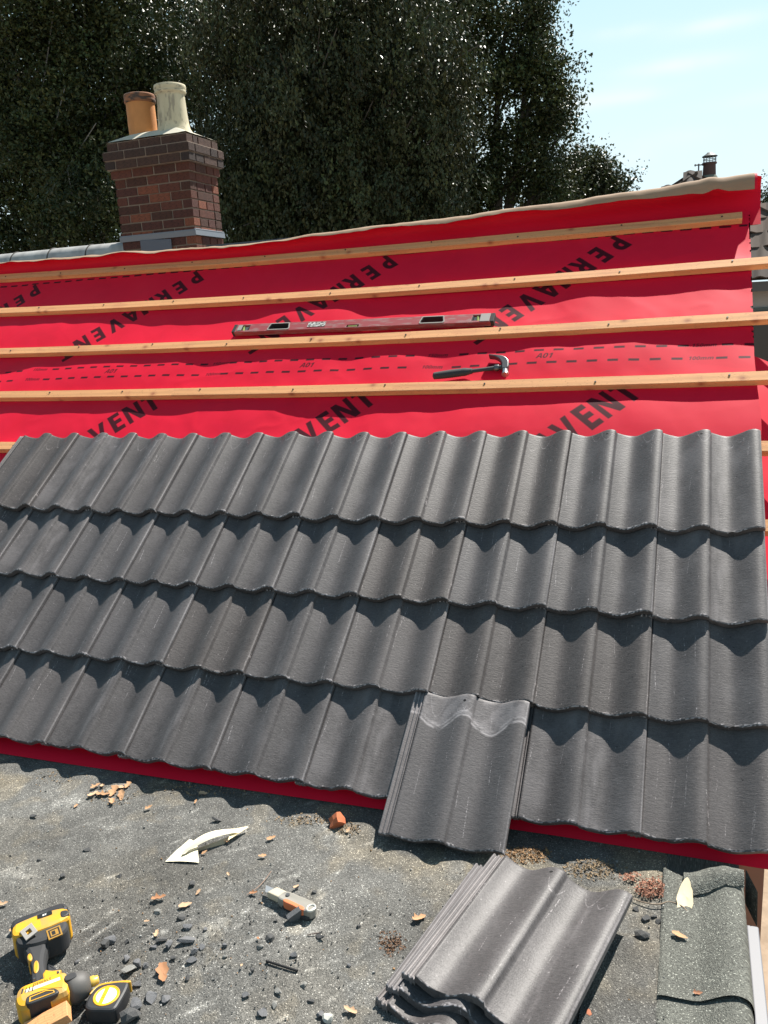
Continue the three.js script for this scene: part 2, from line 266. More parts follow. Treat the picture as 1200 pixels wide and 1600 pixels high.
// timber battens, each a long bowed lath
const woodTex = (seed) => dataTex(1024, 64, (i, j) => {
  const y = j / 64, x = i / 1024;
  let g = fbm(x * 7, y * 9 + 2 * fbm(x * 5, y * 2, seed), seed + 1, 4); const ring = 0.5 + 0.5 * Math.sin((y * 5 + 2.2 * fbm(x * 3, y * 1.2, seed + 2)) * 6.28);
  let v = 0.78 + 0.22 * g + 0.14 * ring; let r = 0.70 * v, gg = 0.335 * v, b = 0.138 * v;
  for (let k = 0; k < 9; k++) { const kx = hash(k, seed, 3), ky = hash(k, seed, 4), d = Math.hypot((x - kx) * 130, (y - ky) * 9) ; const e = Math.exp(-d * d * 1.8); r *= 1 - 0.45 * e; gg *= 1 - 0.6 * e; b *= 1 - 0.6 * e; }
  const st = sst(0.62, 0.8, fbm(x * 18, y * 3, seed + 5)); r *= 1 - 0.08 * st; gg *= 1 - 0.14 * st; b *= 1 - 0.1 * st;
  const sp = hash(i >> 1, j, seed + 9); if (sp > 0.985) { r *= 0.7; gg *= 0.65; b *= 0.6; }
  return [r, gg, b];
});
const woodMats = [0, 1, 2].map((k) => new THREE.MeshStandardMaterial({ map: woodTex(100 + 20 * k), bumpMap: grainBump, bumpScale: 0.0004, roughness: 0.75, side: THREE.DoubleSide }));
const bow = [0, 0, 0, 0, 0.0, 0.016, 0.019, 0.026, 0.024];
const bowAt = (i, u) => bow[i] * (Math.pow((u + 1.2) / 1.8, 2) - 0.25);
{
  const ends = [[-3.0, 0.3], [-3.0, 0.3], [-3.0, 0.33], [-3.0, 0.42], [-4.6, 0.60], [-4.6, 0.66], [-4.6, 0.58], [-4.6, 0.64], [-4.6, 0.262]];
  const nailGeo = new THREE.CylinderGeometry(0.0036, 0.0036, 0.003, 8), nailMat = std(0.09, 0.08, 0.075, 0.5, { metalness: 0.6 });
  const r = rng(9);
  battenV.forEach((v, i) => {
    const [ua, ub] = ends[i], W = 0.045, n = 90;
    const pos = [], uv = [], idx = []; const ring = [[0, 0], [0, BT - 0.0015], [0.0015, BT], [W - 0.0015, BT], [W, BT - 0.0015], [W, 0], [0, 0]];
    for (let s = 0; s <= n; s++) { const u = lerp(ua, ub, s / n), dv = bowAt(i, u) + 0.0012 * (vn(u * 3, i, 81) - 0.5), dn = 0.002 * (vn(u * 1.3, i, 82) - 0.5); let acc = 0; ring.forEach(([w, h], k) => { if (k) acc += Math.hypot(w - ring[k - 1][0], h - ring[k - 1][1]); pos.push(u, MEM + h + dn + 0.0005, -(v + dv) + w); uv.push((u + i * 1.37) / 2.4, acc / 0.14); }); }
    const m = ring.length; for (let s = 0; s < n; s++) for (let k = 0; k < m - 1; k++) { const a = s * m + k, b = a + 1, c = a + m, d = c + 1; idx.push(a, c, b, b, c, d); }
    for (const s of [0, n]) for (let k = 1; k < m - 2; k++) idx.push(s * m, s * m + k, s * m + k + 1);
    let g = new THREE.BufferGeometry(); g.setAttribute('position', new THREE.Float32BufferAttribute(pos, 3)); g.setAttribute('uv', new THREE.Float32BufferAttribute(uv, 2)); g.setIndex(idx); g = g.toNonIndexed(); g.computeVertexNormals();
    const b = part('batten', g, woodMats[i % 3], roof);
    if (i >= 4) for (let u = 0.2; u > ua; u -= 0.42) { const q = part('nail', nailGeo, nailMat, b); const uu = u + (r() - 0.5) * 0.05; q.position.set(uu, MEM + BT + 0.002, -(v + bowAt(i, uu)) + 0.010 + r() * 0.02); }
  });
}

// ---------------------------------------------------------------- concrete interlocking tiles
// profile height across one half of a tile, measured from the joint
const HP = [[0, -0.0085], [0.04, -0.0110], [0.15, -0.0190], [0.32, -0.0262], [0.45, -0.0238], [0.60, -0.0120], [0.72, -0.0010], [0.83, 0.0055], [0.92, 0.0055], [0.975, 0.0025], [1.0, 0.0]];
const hpCurve = new THREE.SplineCurve(HP.map(([x, y]) => new THREE.Vector2(x, y)));
function hp(s) { for (let i = 1; i < HP.length; i++) if (s <= HP[i][0]) { const k = i - 1, t = (s - HP[k][0]) / (HP[i][0] - HP[k][0]); const p0 = HP[Math.max(0, k - 1)], p1 = HP[k], p2 = HP[i], p3 = HP[Math.min(HP.length - 1, i + 1)]; const m1 = (p2[1] - p0[1]) / (p2[0] - p0[0] || 1) * (p2[0] - p1[0]), m2 = (p3[1] - p1[1]) / (p3[0] - p1[0] || 1) * (p2[0] - p1[0]); const t2 = t * t, t3 = t2 * t; return (2 * t3 - 3 * t2 + 1) * p1[1] + (t3 - 2 * t2 + t) * m1 + (-2 * t3 + 3 * t2) * p2[1] + (t3 - t2) * m2; } return 0; }
const TPROF = [];       // [x, top height]
{
  // lapped strip with its water bars
  for (const [x, y] of [[-0.032, -0.0175], [-0.0295, -0.0145], [-0.0265, -0.0145], [-0.0255, -0.0195], [-0.0195, -0.0195], [-0.0185, -0.0150], [-0.0155, -0.0150], [-0.0145, -0.0195], [-0.0085, -0.0195], [-0.0075, -0.0150], [-0.0045, -0.0150], [-0.0035, -0.0190], [-0.001, -0.0170]]) TPROF.push([x, y]);
  const ss = [0.0, 0.04, 0.09, 0.15, 0.21, 0.27, 0.33, 0.39, 0.45, 0.51, 0.57, 0.63, 0.69, 0.75, 0.80, 0.85, 0.90, 0.94, 0.975];
  for (const s of ss) TPROF.push([s * 0.15, hp(s)]);
  TPROF.push([0.1495, 0.0004], [0.1510, -0.0085]);
  for (const s of ss) if (s > 0.01) TPROF.push([0.15 + s * 0.15, hp(s)]);
  TPROF.push([0.2985, 0.0006], [0.300, -0.0012]);
}
function tileGeometry(seed) {
  const P = TPROF, n = P.length, th = 0.0185, zs = [0, 0.0012, 0.005, 0.05, 0.15, 0.26, 0.36, 0.408, 0.4155, TL];
  const pos = [], uv = [], idx = []; const U = (x) => (x + 0.032) / 0.332;
  const under = (x, y) => y - th + (x > 0.285 ? 0.004 * sst(0.285, 0.297, x) : 0) + (x < 0 ? 0.002 : 0);
  const z0 = (x) => { const c = fbm(x * 26, seed, 91, 2) - 0.5, d = sst(0.74, 0.9, vn(x * 38, seed * 3.1, 92)); return -0.0030 * c - 0.0060 * d; };
  for (const z of zs) P.forEach(([x, y], i) => {                                       // upper face, tail to head
    const t = z < 0.002 ? z0(x) : 0; const drop = z < 0.001 ? 0.0020 + 0.0012 * vn(x * 40, seed, 93) : z < 0.002 ? 0.0004 : z > 0.417 ? 0.003 : z > 0.41 ? 0.0006 : 0;
    pos.push(x, y - drop, -z + t + (z > 0.41 ? 0.002 * (vn(x * 60, seed, 94) - 0.5) : 0)); uv.push(U(x), z / TL);
  });
  const top = zs.length; const m = n;
  const bz = [0, 0.2, TL];
  for (const z of bz) P.forEach(([x, y]) => { pos.push(x, under(x, y), -z + (z === 0 ? z0(x) * 0.6 - 0.001 : 0)); uv.push(U(x), clamp(z / TL, 0.003, 1)); });
  for (let j = 0; j < top - 1; j++) for (let i = 0; i < n - 1; i++) { const a = j * m + i; idx.push(a, a + 1, a + m + 1, a, a + m + 1, a + m); }
  const B = top * m;
  for (let j = 0; j < bz.length - 1; j++) for (let i = 0; i < n - 1; i++) { const a = B + j * m + i; idx.push(a, a + m + 1, a + 1, a, a + m, a + m + 1); }
  let g = new THREE.BufferGeometry(); g.setAttribute('position', new THREE.Float32BufferAttribute(pos, 3)); g.setAttribute('uv', new THREE.Float32BufferAttribute(uv, 2)); g.setIndex(idx); g.computeVertexNormals();
  // end and side faces with hard edges
  const ep = [], eu = []; const vtx = (k) => [pos[3 * k], pos[3 * k + 1], pos[3 * k + 2]]; const tuv = (k) => [uv[2 * k], 0.42 + (k >= B ? 0.03 : 0)];
  const quad = (a, b, c, d) => { for (const k of [a, b, c, a, c, d]) { ep.push(...vtx(k)); eu.push(...tuv(k)); } };
  for (let i = 0; i < n - 1; i++) { quad(i, B + i, B + i + 1, i + 1); const h = (top - 1) * m + i, hb = B + (bz.length - 1) * m + i; quad(h, h + 1, hb + 1, hb); }
  for (const e of [0, n - 1]) for (let j = 0; j < top - 1; j++) { const f = (z) => B + Math.min(bz.length - 1, z) * m + e; const a = j * m + e, b = a + m; const za = zs[j], zb = zs[j + 1]; const bot = (z) => [pos[3 * e], under(P[e][0], P[e][1]), -z]; const va = vtx(a), vb = vtx(b), ba = bot(za), bb = bot(zb); ep.push(...va, ...vb, ...bb, ...va, ...bb, ...ba); for (let k = 0; k < 6; k++) eu.push(e ? 0.999 : 0.02, (k === 0 || k === 3 || k === 5 ? za : zb) / TL); }
  const eg = new THREE.BufferGeometry(); eg.setAttribute('position', new THREE.Float32BufferAttribute(ep, 3)); eg.setAttribute('uv', new THREE.Float32BufferAttribute(eu, 2)); eg.computeVertexNormals();
  return merge([g, eg]);
}
const tileBump = dataTex(512, 640, (i, j) => { const v = 0.5 * vn(i / 11, j / 2.6, 95) + 0.3 * vn(i / 3, j / 3, 96) + 0.2 * hash(i, j, 97) - 0.5 * sst(0.93, 0.99, vn(i / 3.5, j / 3.5, 98)); return [v, v, v]; }, { srgb: false });
function tileTex(seed, { dust = 0, band = 0, pale = 0 } = {}) {
  const w = 512, h = 640, r = rng(seed);
  const spots = []; for (let k = 0; k < 150; k++) spots.push([r(), r(), 0.0018 + r() * r() * 0.0058, r() < 0.62 ? 1 : -1, 0.5 + r() * 0.5]);
  const drag = []; for (let k = 0; k < 11; k++) drag.push([0.1 + r() * 0.9, r(), 0.02 + r() * 0.11, 0.0016 + r() * 0.0022, (r() - 0.5) * 0.3, 0.25 + r() * 0.45]);
  const scr = []; for (let k = 0; k < 3; k++) scr.push([0.2 + r() * 0.7, 0.80 + r() * 0.1, 0.02 + r() * 0.03, 0.004, 0.35 + r() * 0.3, 0.25 + 0.5 * r()]);
  const streak = [r() * 0.8 + 0.15, 0.03 + r() * 0.03, r() < 0.45 + dust ? 0.35 + 0.5 * r() : 0];
  const grid = new Map(); spots.forEach((s) => { for (let a = -1; a <= 1; a++) for (let b = -1; b <= 1; b++) { const k = (Math.floor(s[0] * 24) + a) * 100 + Math.floor(s[1] * 24) + b; if (!grid.has(k)) grid.set(k, []); grid.get(k).push(s); } });
  return dataTex(w, h, (i, j) => {
    const x = (i + 0.5) / w, y = (j + 0.5) / h;                                  // y: 0 tail .. 1 head
    const X = x * 0.332 - 0.032, Y = y * TL;
    const tone = fbm(x * 3.1, y * 3.7, seed, 4), fine = vn(i / 12, j / 2.8, seed + 3), gr = vn(i / 2.5, j / 2.5, seed + 4);
    let v = (0.076 + 0.018 * (hash(seed, 3, 3) - 0.5)) + 0.026 * (tone - 0.5) + 0.024 * (fine - 0.5) + 0.030 * (gr - 0.5); if (vn(i / 3.2, j / 3.2, seed + 5) > 0.955) v *= 0.45;
    let wh = 0;
    const edge = Math.min(Y, 0.5);                                              // chipped, lime-bloomed tail edge
    wh += 0.75 * sst(0.006, 0.0005, edge - 0.005 * sst(0.6, 0.85, vn(X * 60, seed, 92))) * sst(0.45, 0.75, vn(i / 7, j / 4, seed + 6) );
    wh += 0.55 * sst(0.0032, 0.0, Math.abs(X - 0.298)) * (0.25 + 0.75 * vn(j / 85, 2, seed + 7)) * (0.35 + 0.65 * vn(j / 4, i / 2, seed + 8));
    wh += 0.18 * sst(0.0025, 0.0, Math.abs(X - 0.1495)) * vn(j / 70, 5, seed + 9) * vn(j / 5, 1, seed + 11);
    if (X < -0.002) wh += 0.12 + 0.12 * vn(i / 3, j / 40, seed + 10);
    for (const s of grid.get(Math.floor(x * 24) * 100 + Math.floor(y * 24)) || []) { const d = Math.hypot((x - s[0]) * 0.8, (y - s[1])) / s[2]; if (d < 1) { if (s[3] > 0) wh += 0.55 * s[4] * (1 - d); else v *= 1 - 0.75 * s[4] * (1 - d * d); } }
    for (const [sx, sy, l, ww, a, k] of drag) { const dx = x - sx + a * (y - sy), dy = y - sy; if (Math.abs(dy) < l && Math.abs(dx) < ww) wh += k * sst(0.45, 0.7, vn(i / 2, j / 4, seed + 12)); }
    for (const [sx, sy, l, ww, a, k] of scr) { const dx = x - sx, dy = y - sy - 2.2 * dx * dx * 12; if (Math.abs(dx) < l * 1.6 && Math.abs(dy) < ww * 1.6) wh += k * 0.6 * sst(0.3, 0.6, vn(i / 6, j / 2, seed + 13)); }
    const sd = Math.abs(x - streak[0] + 0.03 * (fbm(y * 3, 1, seed + 14) - 0.5)); wh += streak[2] * 0.16 * Math.exp(-Math.pow(sd / streak[1], 2)) * sst(0.35, 0.7, fbm(x * 30, y * 6, seed + 15, 3));
    if (dust) wh += dust * 0.2 * sst(0.4, 0.75, fbm(x * 5, y * 4, seed + 16));
    if (band) {                                                                  // lime stain where the course above used to lap over
      const s = mod(X, 0.15) / 0.15, lim = TL - 0.072 + 1.15 * hp(clamp(s)) + 0.006 * (fbm(x * 14, 1, seed) - 0.5); const d = Y - lim;
      wh += band * (0.30 * sst(-0.006, 0.010, d) * (0.35 + 0.65 * sst(0.36, 0.6, fbm(x * 11, y * 11, seed + 18, 5))) + 0.6 * sst(0.25, 0.6, fbm(x * 16, y * 16, seed + 20)) * Math.exp(-d * d / 0.000012) + 0.45 * Math.exp(-Math.pow((d - 0.012) / 0.004, 2)) * vn(i / 9, j / 9, seed + 19)); }
    v += 0.45 * pale;
    const hole = Math.hypot(X - 0.122, Y - (TL - 0.022)); if (hole < 0.0042) { v = 0.012; wh = 0; }
    wh = clamp(wh); v = lerp(v, 0.46, wh * 0.8);
    const wm = 0.5 * (hash(seed, 5, 3) - 0.5) * 0.1; return [v * (1.07 + wm), v * 0.975, v * (0.975 - wm)];
  }, { rep: false });
}
const tileMat = (t, o = {}) => new THREE.MeshPhysicalMaterial({ map: t, bumpMap: tileBump, bumpScale: 0.0005, roughness: 0.55, specularIntensity: 0.6, side: THREE.DoubleSide, ...o });
const tileMats = [0, 1, 2, 3, 4, 5, 6, 7].map((k) => tileMat(tileTex(200 + 37 * k, { dust: k === 2 || k === 5 ? 0.3 : k === 7 ? 0.6 : 0 })));
const tileGeos = [0, 1, 2, 3, 4].map((k) => tileGeometry(k * 7 + 3));
const TILT = -Math.atan(0.0245 / GA);
{
  const r = rng(31);
  for (let c = 0; c < 4; c++) for (let j = -9; j <= 0; j++) {
    if (c === 0 && j === -2) continue;
    const t = part('roof_tile', tileGeos[Math.floor(r() * 5)], tileMats[Math.floor(r() * 8)], roof);
    t.position.set(j * TW + (r() - 0.5) * 0.0016, (r() - 0.5) * 0.0012, -(c * GA) + (r() - 0.5) * 0.005);
    t.rotation.set(TILT + (r() - 0.5) * 0.004, (r() - 0.5) * 0.005, (r() - 0.5) * 0.004);
  }
}
// boarding and gable below the membrane, rear slope
{
  const dk = std(0.2, 0.13, 0.08, 0.9), brickish = std(0.27, 0.13, 0.09, 0.9);
  part('boarding', box(4.95, 0.02, 2.5, [-2.27, MEM - 0.075, -1.32]), dk, roof);
}
const rear = part('rear_slope', (() => { const a = R(-4.75, 2.57, -0.13), b = R(0.28, 2.57, -0.13); const g = new THREE.BufferGeometry(); const p = [a, b, new THREE.Vector3(b.x, a.y - 1.3, a.z - 1.55), new THREE.Vector3(a.x, a.y - 1.3, a.z - 1.55)]; g.setFromPoints([p[0], p[1], p[2], p[0], p[2], p[3]]); g.computeVertexNormals(); g.applyMatrix4(new THREE.Matrix4().makeRotationX(-PITCH)); return g; })(), std(0.1, 0.1, 0.1, 0.9), roof);
part('house_wall', box(5.02, 2.55, 3.3, [-2.21, GND + 1.275, -1.9]).applyMatrix4(new THREE.Matrix4().makeRotationX(-PITCH)), std(0.3, 0.16, 0.11, 0.9), roof);
part('gable_wall', (() => { const s = new THREE.Shape(); const a = R(0, 0.1, -0.14), b = R(0, 2.5, -0.14); s.moveTo(-a.z, -0.25); s.lineTo(-a.z, a.y); s.lineTo(-b.z, b.y); s.lineTo(-b.z + 1.5, b.y - 1.3); s.lineTo(-b.z + 1.5, -0.25); const g = new THREE.ExtrudeGeometry(s, { depth: 0.1, bevelEnabled: false }); g.rotateY(Math.PI / 2); g.translate(0.14, 0, 0); return g.applyMatrix4(new THREE.Matrix4().makeRotationX(-PITCH)); })(), std(0.3, 0.16, 0.11, 0.9), roof);

// ---------------------------------------------------------------- the tile that was pulled out of the bottom course
{
  const m = tileMat(tileTex(611, { band: 1 }));
  const t = solo('loose_tile', tileGeos[1], m, 'loose dark grey tile with white lime band slid down from the lowest course', 'roof tile');
  const tail = R(-0.612, -0.107, 0.043), tilt = -0.090;
  t.position.copy(tail);
  t.quaternion.setFromEuler(new THREE.Euler(PITCH + tilt, 0, 0)).multiply(new THREE.Quaternion().setFromEuler(new THREE.Euler(0, -0.012, 0.0)));
}
// ---------------------------------------------------------------- stack of tiles on the felt
{
  const yaw = -13.3 * D2R;
  const specs = [
    ['lowest dark grey tile of the stack lying on the felt', -0.440, 0.600, 0.024, yaw - 0.05, 0, 0, 0.0],
    ['middle tile of the stack on the felt, its tail stepping out under the top tile', -0.422, 0.578, 0.0440, yaw + 0.03, 0.004, 0.0, 0.0],
    ['topmost grey tile of the stack on the felt, pale scuff near its corner', -0.393, 0.563, 0.066, yaw, 0.010, -0.012, 0],
  ];
  specs.forEach(([label, x, z, h, a, rx, rz], k) => {
    const m = k === 2 ? tileMat(tileTex(733, { dust: 0.3, pale: 0.0 }), { roughness: 0.5 }) : tileMats[k];
    const t = solo('stacked_tile', tileGeos[(k + 2) % 5], m, label, 'roof tile', 'tiles stacked on the felt');
    t.position.set(x, FLAT + h + 0.012, z); t.rotation.order = 'YXZ'; t.rotation.set(rx, a, rz);
  });
}

// ================================================================ TOOLS
const blackPlastic = std(0.022, 0.022, 0.024, 0.55), rubber = std(0.03, 0.03, 0.032, 0.8), yellow = new THREE.MeshStandardMaterial({ map: dataTex(256, 256, (i, j) => { const g = sst(0.5, 0.75, fbm(i / 26, j / 26, 901, 4)) * 0.55 + sst(0.62, 0.8, fbm(i / 7, j / 7, 903, 3)) * 0.4; return [lerp(0.66, 0.28, g), lerp(0.33, 0.2, g), lerp(0.012, 0.1, g)]; }), roughness: 0.5, side: THREE.DoubleSide }), steel = std(0.5, 0.5, 0.5, 0.35, { metalness: 0.9 });
const darkSteel = std(0.14, 0.14, 0.145, 0.4, { metalness: 0.85 });

// ---------------------------------------------------------------- spirit level lying on the third batten from the ridge
{
  const n0 = MEM + 0.006, T = 0.024;
  const [ua, va] = roofUV(362, 519, n0 + T), [ub, vb] = roofUV(770, 502, n0 + T);
  const o = thing('spirit_level', 'long dusty red spirit level resting along a batten on the red membrane', 'spirit level');
  o.position.copy(R(ua, va, n0 + T / 2)); o.rotation.x = PITCH;
  const L = Math.hypot(ub - ua, vb - va), H = 0.050; o.quaternion.multiply(new THREE.Quaternion().setFromAxisAngle(new THREE.Vector3(0, 1, 0), Math.atan2(vb - va, ub - ua)));
  // local: x along, z = -up the slope, y out of the slope
  const U = (px, py) => roofUV(px, py, n0 + T)[0] - ua;
  const dusty = dataTex(512, 64, (i, j) => { const d = sst(0.45, 0.75, fbm(i / 40, j / 10, 301, 4)) * 0.5 + 0.12 * hash(i, j, 302) + 0.08; return [lerp(0.32, 0.30, d), lerp(0.025, 0.2, d), lerp(0.035, 0.18, d)]; });
  const redPaint = new THREE.MeshStandardMaterial({ map: dusty, roughness: 0.6, side: THREE.DoubleSide });
  const s = new THREE.Shape(); s.moveTo(0.012, 0); s.lineTo(L - 0.012, 0); s.lineTo(L - 0.012, H); s.lineTo(0.012, H); s.closePath();
  const holes = [[U(437, 508), 0.10, 0.036], [U(676, 498), 0.10, 0.036]];
  const rr = (sh, x, y, w, h, r) => { sh.moveTo(x - w / 2 + r, y - h / 2); sh.lineTo(x + w / 2 - r, y - h / 2); sh.quadraticCurveTo(x + w / 2, y - h / 2, x + w / 2, y - h / 2 + r); sh.lineTo(x + w / 2 - r * 0.6, y + h / 2 - r); sh.quadraticCurveTo(x + w / 2 - r * 0.6, y + h / 2, x + w / 2 - r * 1.6, y + h / 2); sh.lineTo(x - w / 2 + r * 1.6, y + h / 2); sh.quadraticCurveTo(x - w / 2 + r * 0.6, y + h / 2, x - w / 2 + r * 0.6, y + h / 2 - r); sh.lineTo(x - w / 2, y - h / 2 + r); sh.quadraticCurveTo(x - w / 2, y - h / 2, x - w / 2 + r, y - h / 2); return sh; };
  for (const [x, w, h] of holes) s.holes.push(rr(new THREE.Path(), x, H * 0.5, w, h, 0.008));
  const vx = [U(382, 511), U(748, 496)]; for (const x of vx) s.holes.push(rr(new THREE.Path(), x, H * 0.52, 0.062, 0.036, 0.004));
  const cx = U(549, 513); s.holes.push(rr(new THREE.Path(), cx, H * 0.20, 0.062, 0.016, 0.003));
  const rot = (g) => tf(g, { r: [-Math.PI / 2, 0, 0] });
  const body = new THREE.ExtrudeGeometry(s, { depth: T - 0.004, bevelEnabled: true, bevelSize: 0.0015, bevelThickness: 0.002, bevelSegments: 2 }); body.translate(0, 0, -T / 2 + 0.002); { const uv = body.attributes.uv; for (let k = 0; k < uv.count; k++) uv.setXY(k, uv.getX(k) / 0.5, uv.getY(k) / 0.06); }
  part('beam', rot(body), redPaint, o);
  const grey = std(0.34, 0.31, 0.28, 0.7), dark = std(0.02, 0.02, 0.02, 0.8);
  for (const [x, w, h] of holes) { const f = rr(new THREE.Shape(), x, H / 2, w + 0.008, h + 0.006, 0.009); f.holes.push(rr(new THREE.Path(), x, H / 2, w - 0.004, h - 0.005, 0.008)); const g = new THREE.ExtrudeGeometry(f, { depth: T + 0.003, bevelEnabled: false }); g.translate(0, 0, -T / 2 - 0.0015); const q = part('hand_hole_grip', rot(g), dark, o); const f2 = rr(new THREE.Shape(), x, H / 2, w + 0.010, h + 0.008, 0.009); f2.holes.push(rr(new THREE.Path(), x, H / 2, w + 0.001, h, 0.008)); const g2 = new THREE.ExtrudeGeometry(f2, { depth: T + 0.005, bevelEnabled: false }); g2.translate(0, 0, -T / 2 - 0.0025); part('rim', rot(g2), grey, q); }
  const vialMat = new THREE.MeshPhysicalMaterial({ color: lin(0.5, 0.62, 0.2), roughness: 0.1, transmission: 0.4, thickness: 0.01, side: THREE.DoubleSide });
  const clear = std(0.42, 0.42, 0.36, 0.35);
  for (const x of vx) { const w = part('vial_window', rot(rbox(0.058, 0.033, 0.012, 0.003, [x, H * 0.52, -0.002])), clear, o); part('vial', rot(tf(new THREE.CylinderGeometry(0.006, 0.006, 0.034, 14), { p: [x - 0.004, H * 0.52, 0.004], r: [0, 0, 0.15] })), vialMat, w); part('vial_clip', rot(box(0.006, 0.032, 0.01, [x + 0.024, H * 0.52, 0.006])), dark, w); part('vial_clip', rot(box(0.006, 0.032, 0.01, [x - 0.026, H * 0.52, 0.006])), dark, w); }
  const cw = part('vial_window', rot(rbox(0.058, 0.013, 0.016, 0.002, [cx, H * 0.19, 0.0])), dark, o); part('vial', rot(tf(new THREE.CylinderGeometry(0.005, 0.005, 0.042, 14), { p: [cx, H * 0.2, 0.006], r: [0, 0, Math.PI / 2] })), vialMat, cw);
  part('sticker', rot(box(0.085, 0.028, 0.001, [U(496, 504), H * 0.55, T / 2 + 0.001])), (() => { const t = dataTex(128, 48, (i, j) => { const k = sst(0.45, 0.6, fbm(i / 14, j / 9, 305, 3)); const v = lerp(0.62, 0.08, k); return [v, v * 0.96, v * 0.88]; }); return new THREE.MeshStandardMaterial({ map: t, roughness: 0.6 }); })(), o);
  for (const x of [0.006, L - 0.006]) part('end_cap', rot(rbox(0.018, H + 0.002, T + 0.003, 0.003, [x, H / 2, 0])), dark, o);
  part('cap_mark', rot(box(0.022, 0.034, 0.001, [0.034, H * 0.52, T / 2 + 0.001])), grey, o); part('cap_mark', rot(box(0.040, 0.046, 0.001, [L - 0.036, H * 0.52, T / 2 + 0.001])), grey, o);
}

// ---------------------------------------------------------------- claw hammer lying above the next batten
{
  const n0 = MEM + 0.016;
  const o = thing('claw_hammer', 'black claw hammer with rubber grip lying along a batten', 'hammer');
  const P = (px, py) => roofUV(px, py, n0 + 0.008);
  const b0 = P(675, 587), b1 = P(745, 579), b2 = P(783, 573);
  o.position.copy(R(b0[0], b0[1] + 0.006, n0)); o.rotation.x = PITCH; const ang = Math.atan2(b2[1] - b0[1], b2[0] - b0[0]);
  o.quaternion.multiply(new THREE.Quaternion().setFromAxisAngle(new THREE.Vector3(0, 1, 0), ang));
  const len = Math.hypot(b2[0] - b0[0], b2[1] - b0[1]);
  const lathe = (pts) => { const g = new THREE.LatheGeometry(pts.map(([y, r]) => new THREE.Vector2(r, y)), 18); g.rotateZ(-Math.PI / 2); return g; };
  const gp = []; for (let k = 0; k <= 40; k++) { const t = k / 40; gp.push([t * len * 0.58, (0.0155 + 0.003 * Math.sin(t * 3.0) - 0.004 * sst(0.8, 1, t)) * (k === 0 ? 0.3 : 1) * (k % 2 && t < 0.75 ? 0.95 : 1)]); } gp.push([len * 0.58, 0.002]);
  part('grip', tf(lathe(gp), { s: [1, 0.78, 1] }), rubber, o);
  part('shaft', tf(lathe([[len * 0.57, 0.0095], [len * 0.75, 0.009], [len + 0.004, 0.011]]), { s: [1, 0.7, 1] }), blackPlastic, o);
  part('collar', tf(lathe([[len * 0.90, 0.012], [len * 0.905, 0.0135], [len * 0.955, 0.0135], [len * 0.96, 0.012]]), { s: [1, 0.85, 1] }), darkSteel, o);
  // head: in (x along handle, up the slope) plane
  const rotH = (g) => tf(g, { r: [-Math.PI / 2, 0, 0] });
  const cl = smoothShape([[len + 0.002, 0.012], [len - 0.004, 0.030], [len - 0.018, 0.050], [len - 0.042, 0.066], [len - 0.050, 0.0685], [len - 0.046, 0.0705], [len - 0.022, 0.064], [len + 0.010, 0.050], [len + 0.026, 0.028], [len + 0.028, 0.006], [len + 0.024, -0.016], [len + 0.004, -0.016]]);
  part('head', rotH(ext(cl, 0.024, 0.003)), darkSteel, o);
  part('striking_face', merge([rotH(cyl(0.0115, 0.0105, 0.020, [len + 0.014, -0.024, 0])), rotH(cyl(0.0125, 0.0135, 0.012, [len + 0.014, -0.038, 0]))]), steel, o);
}

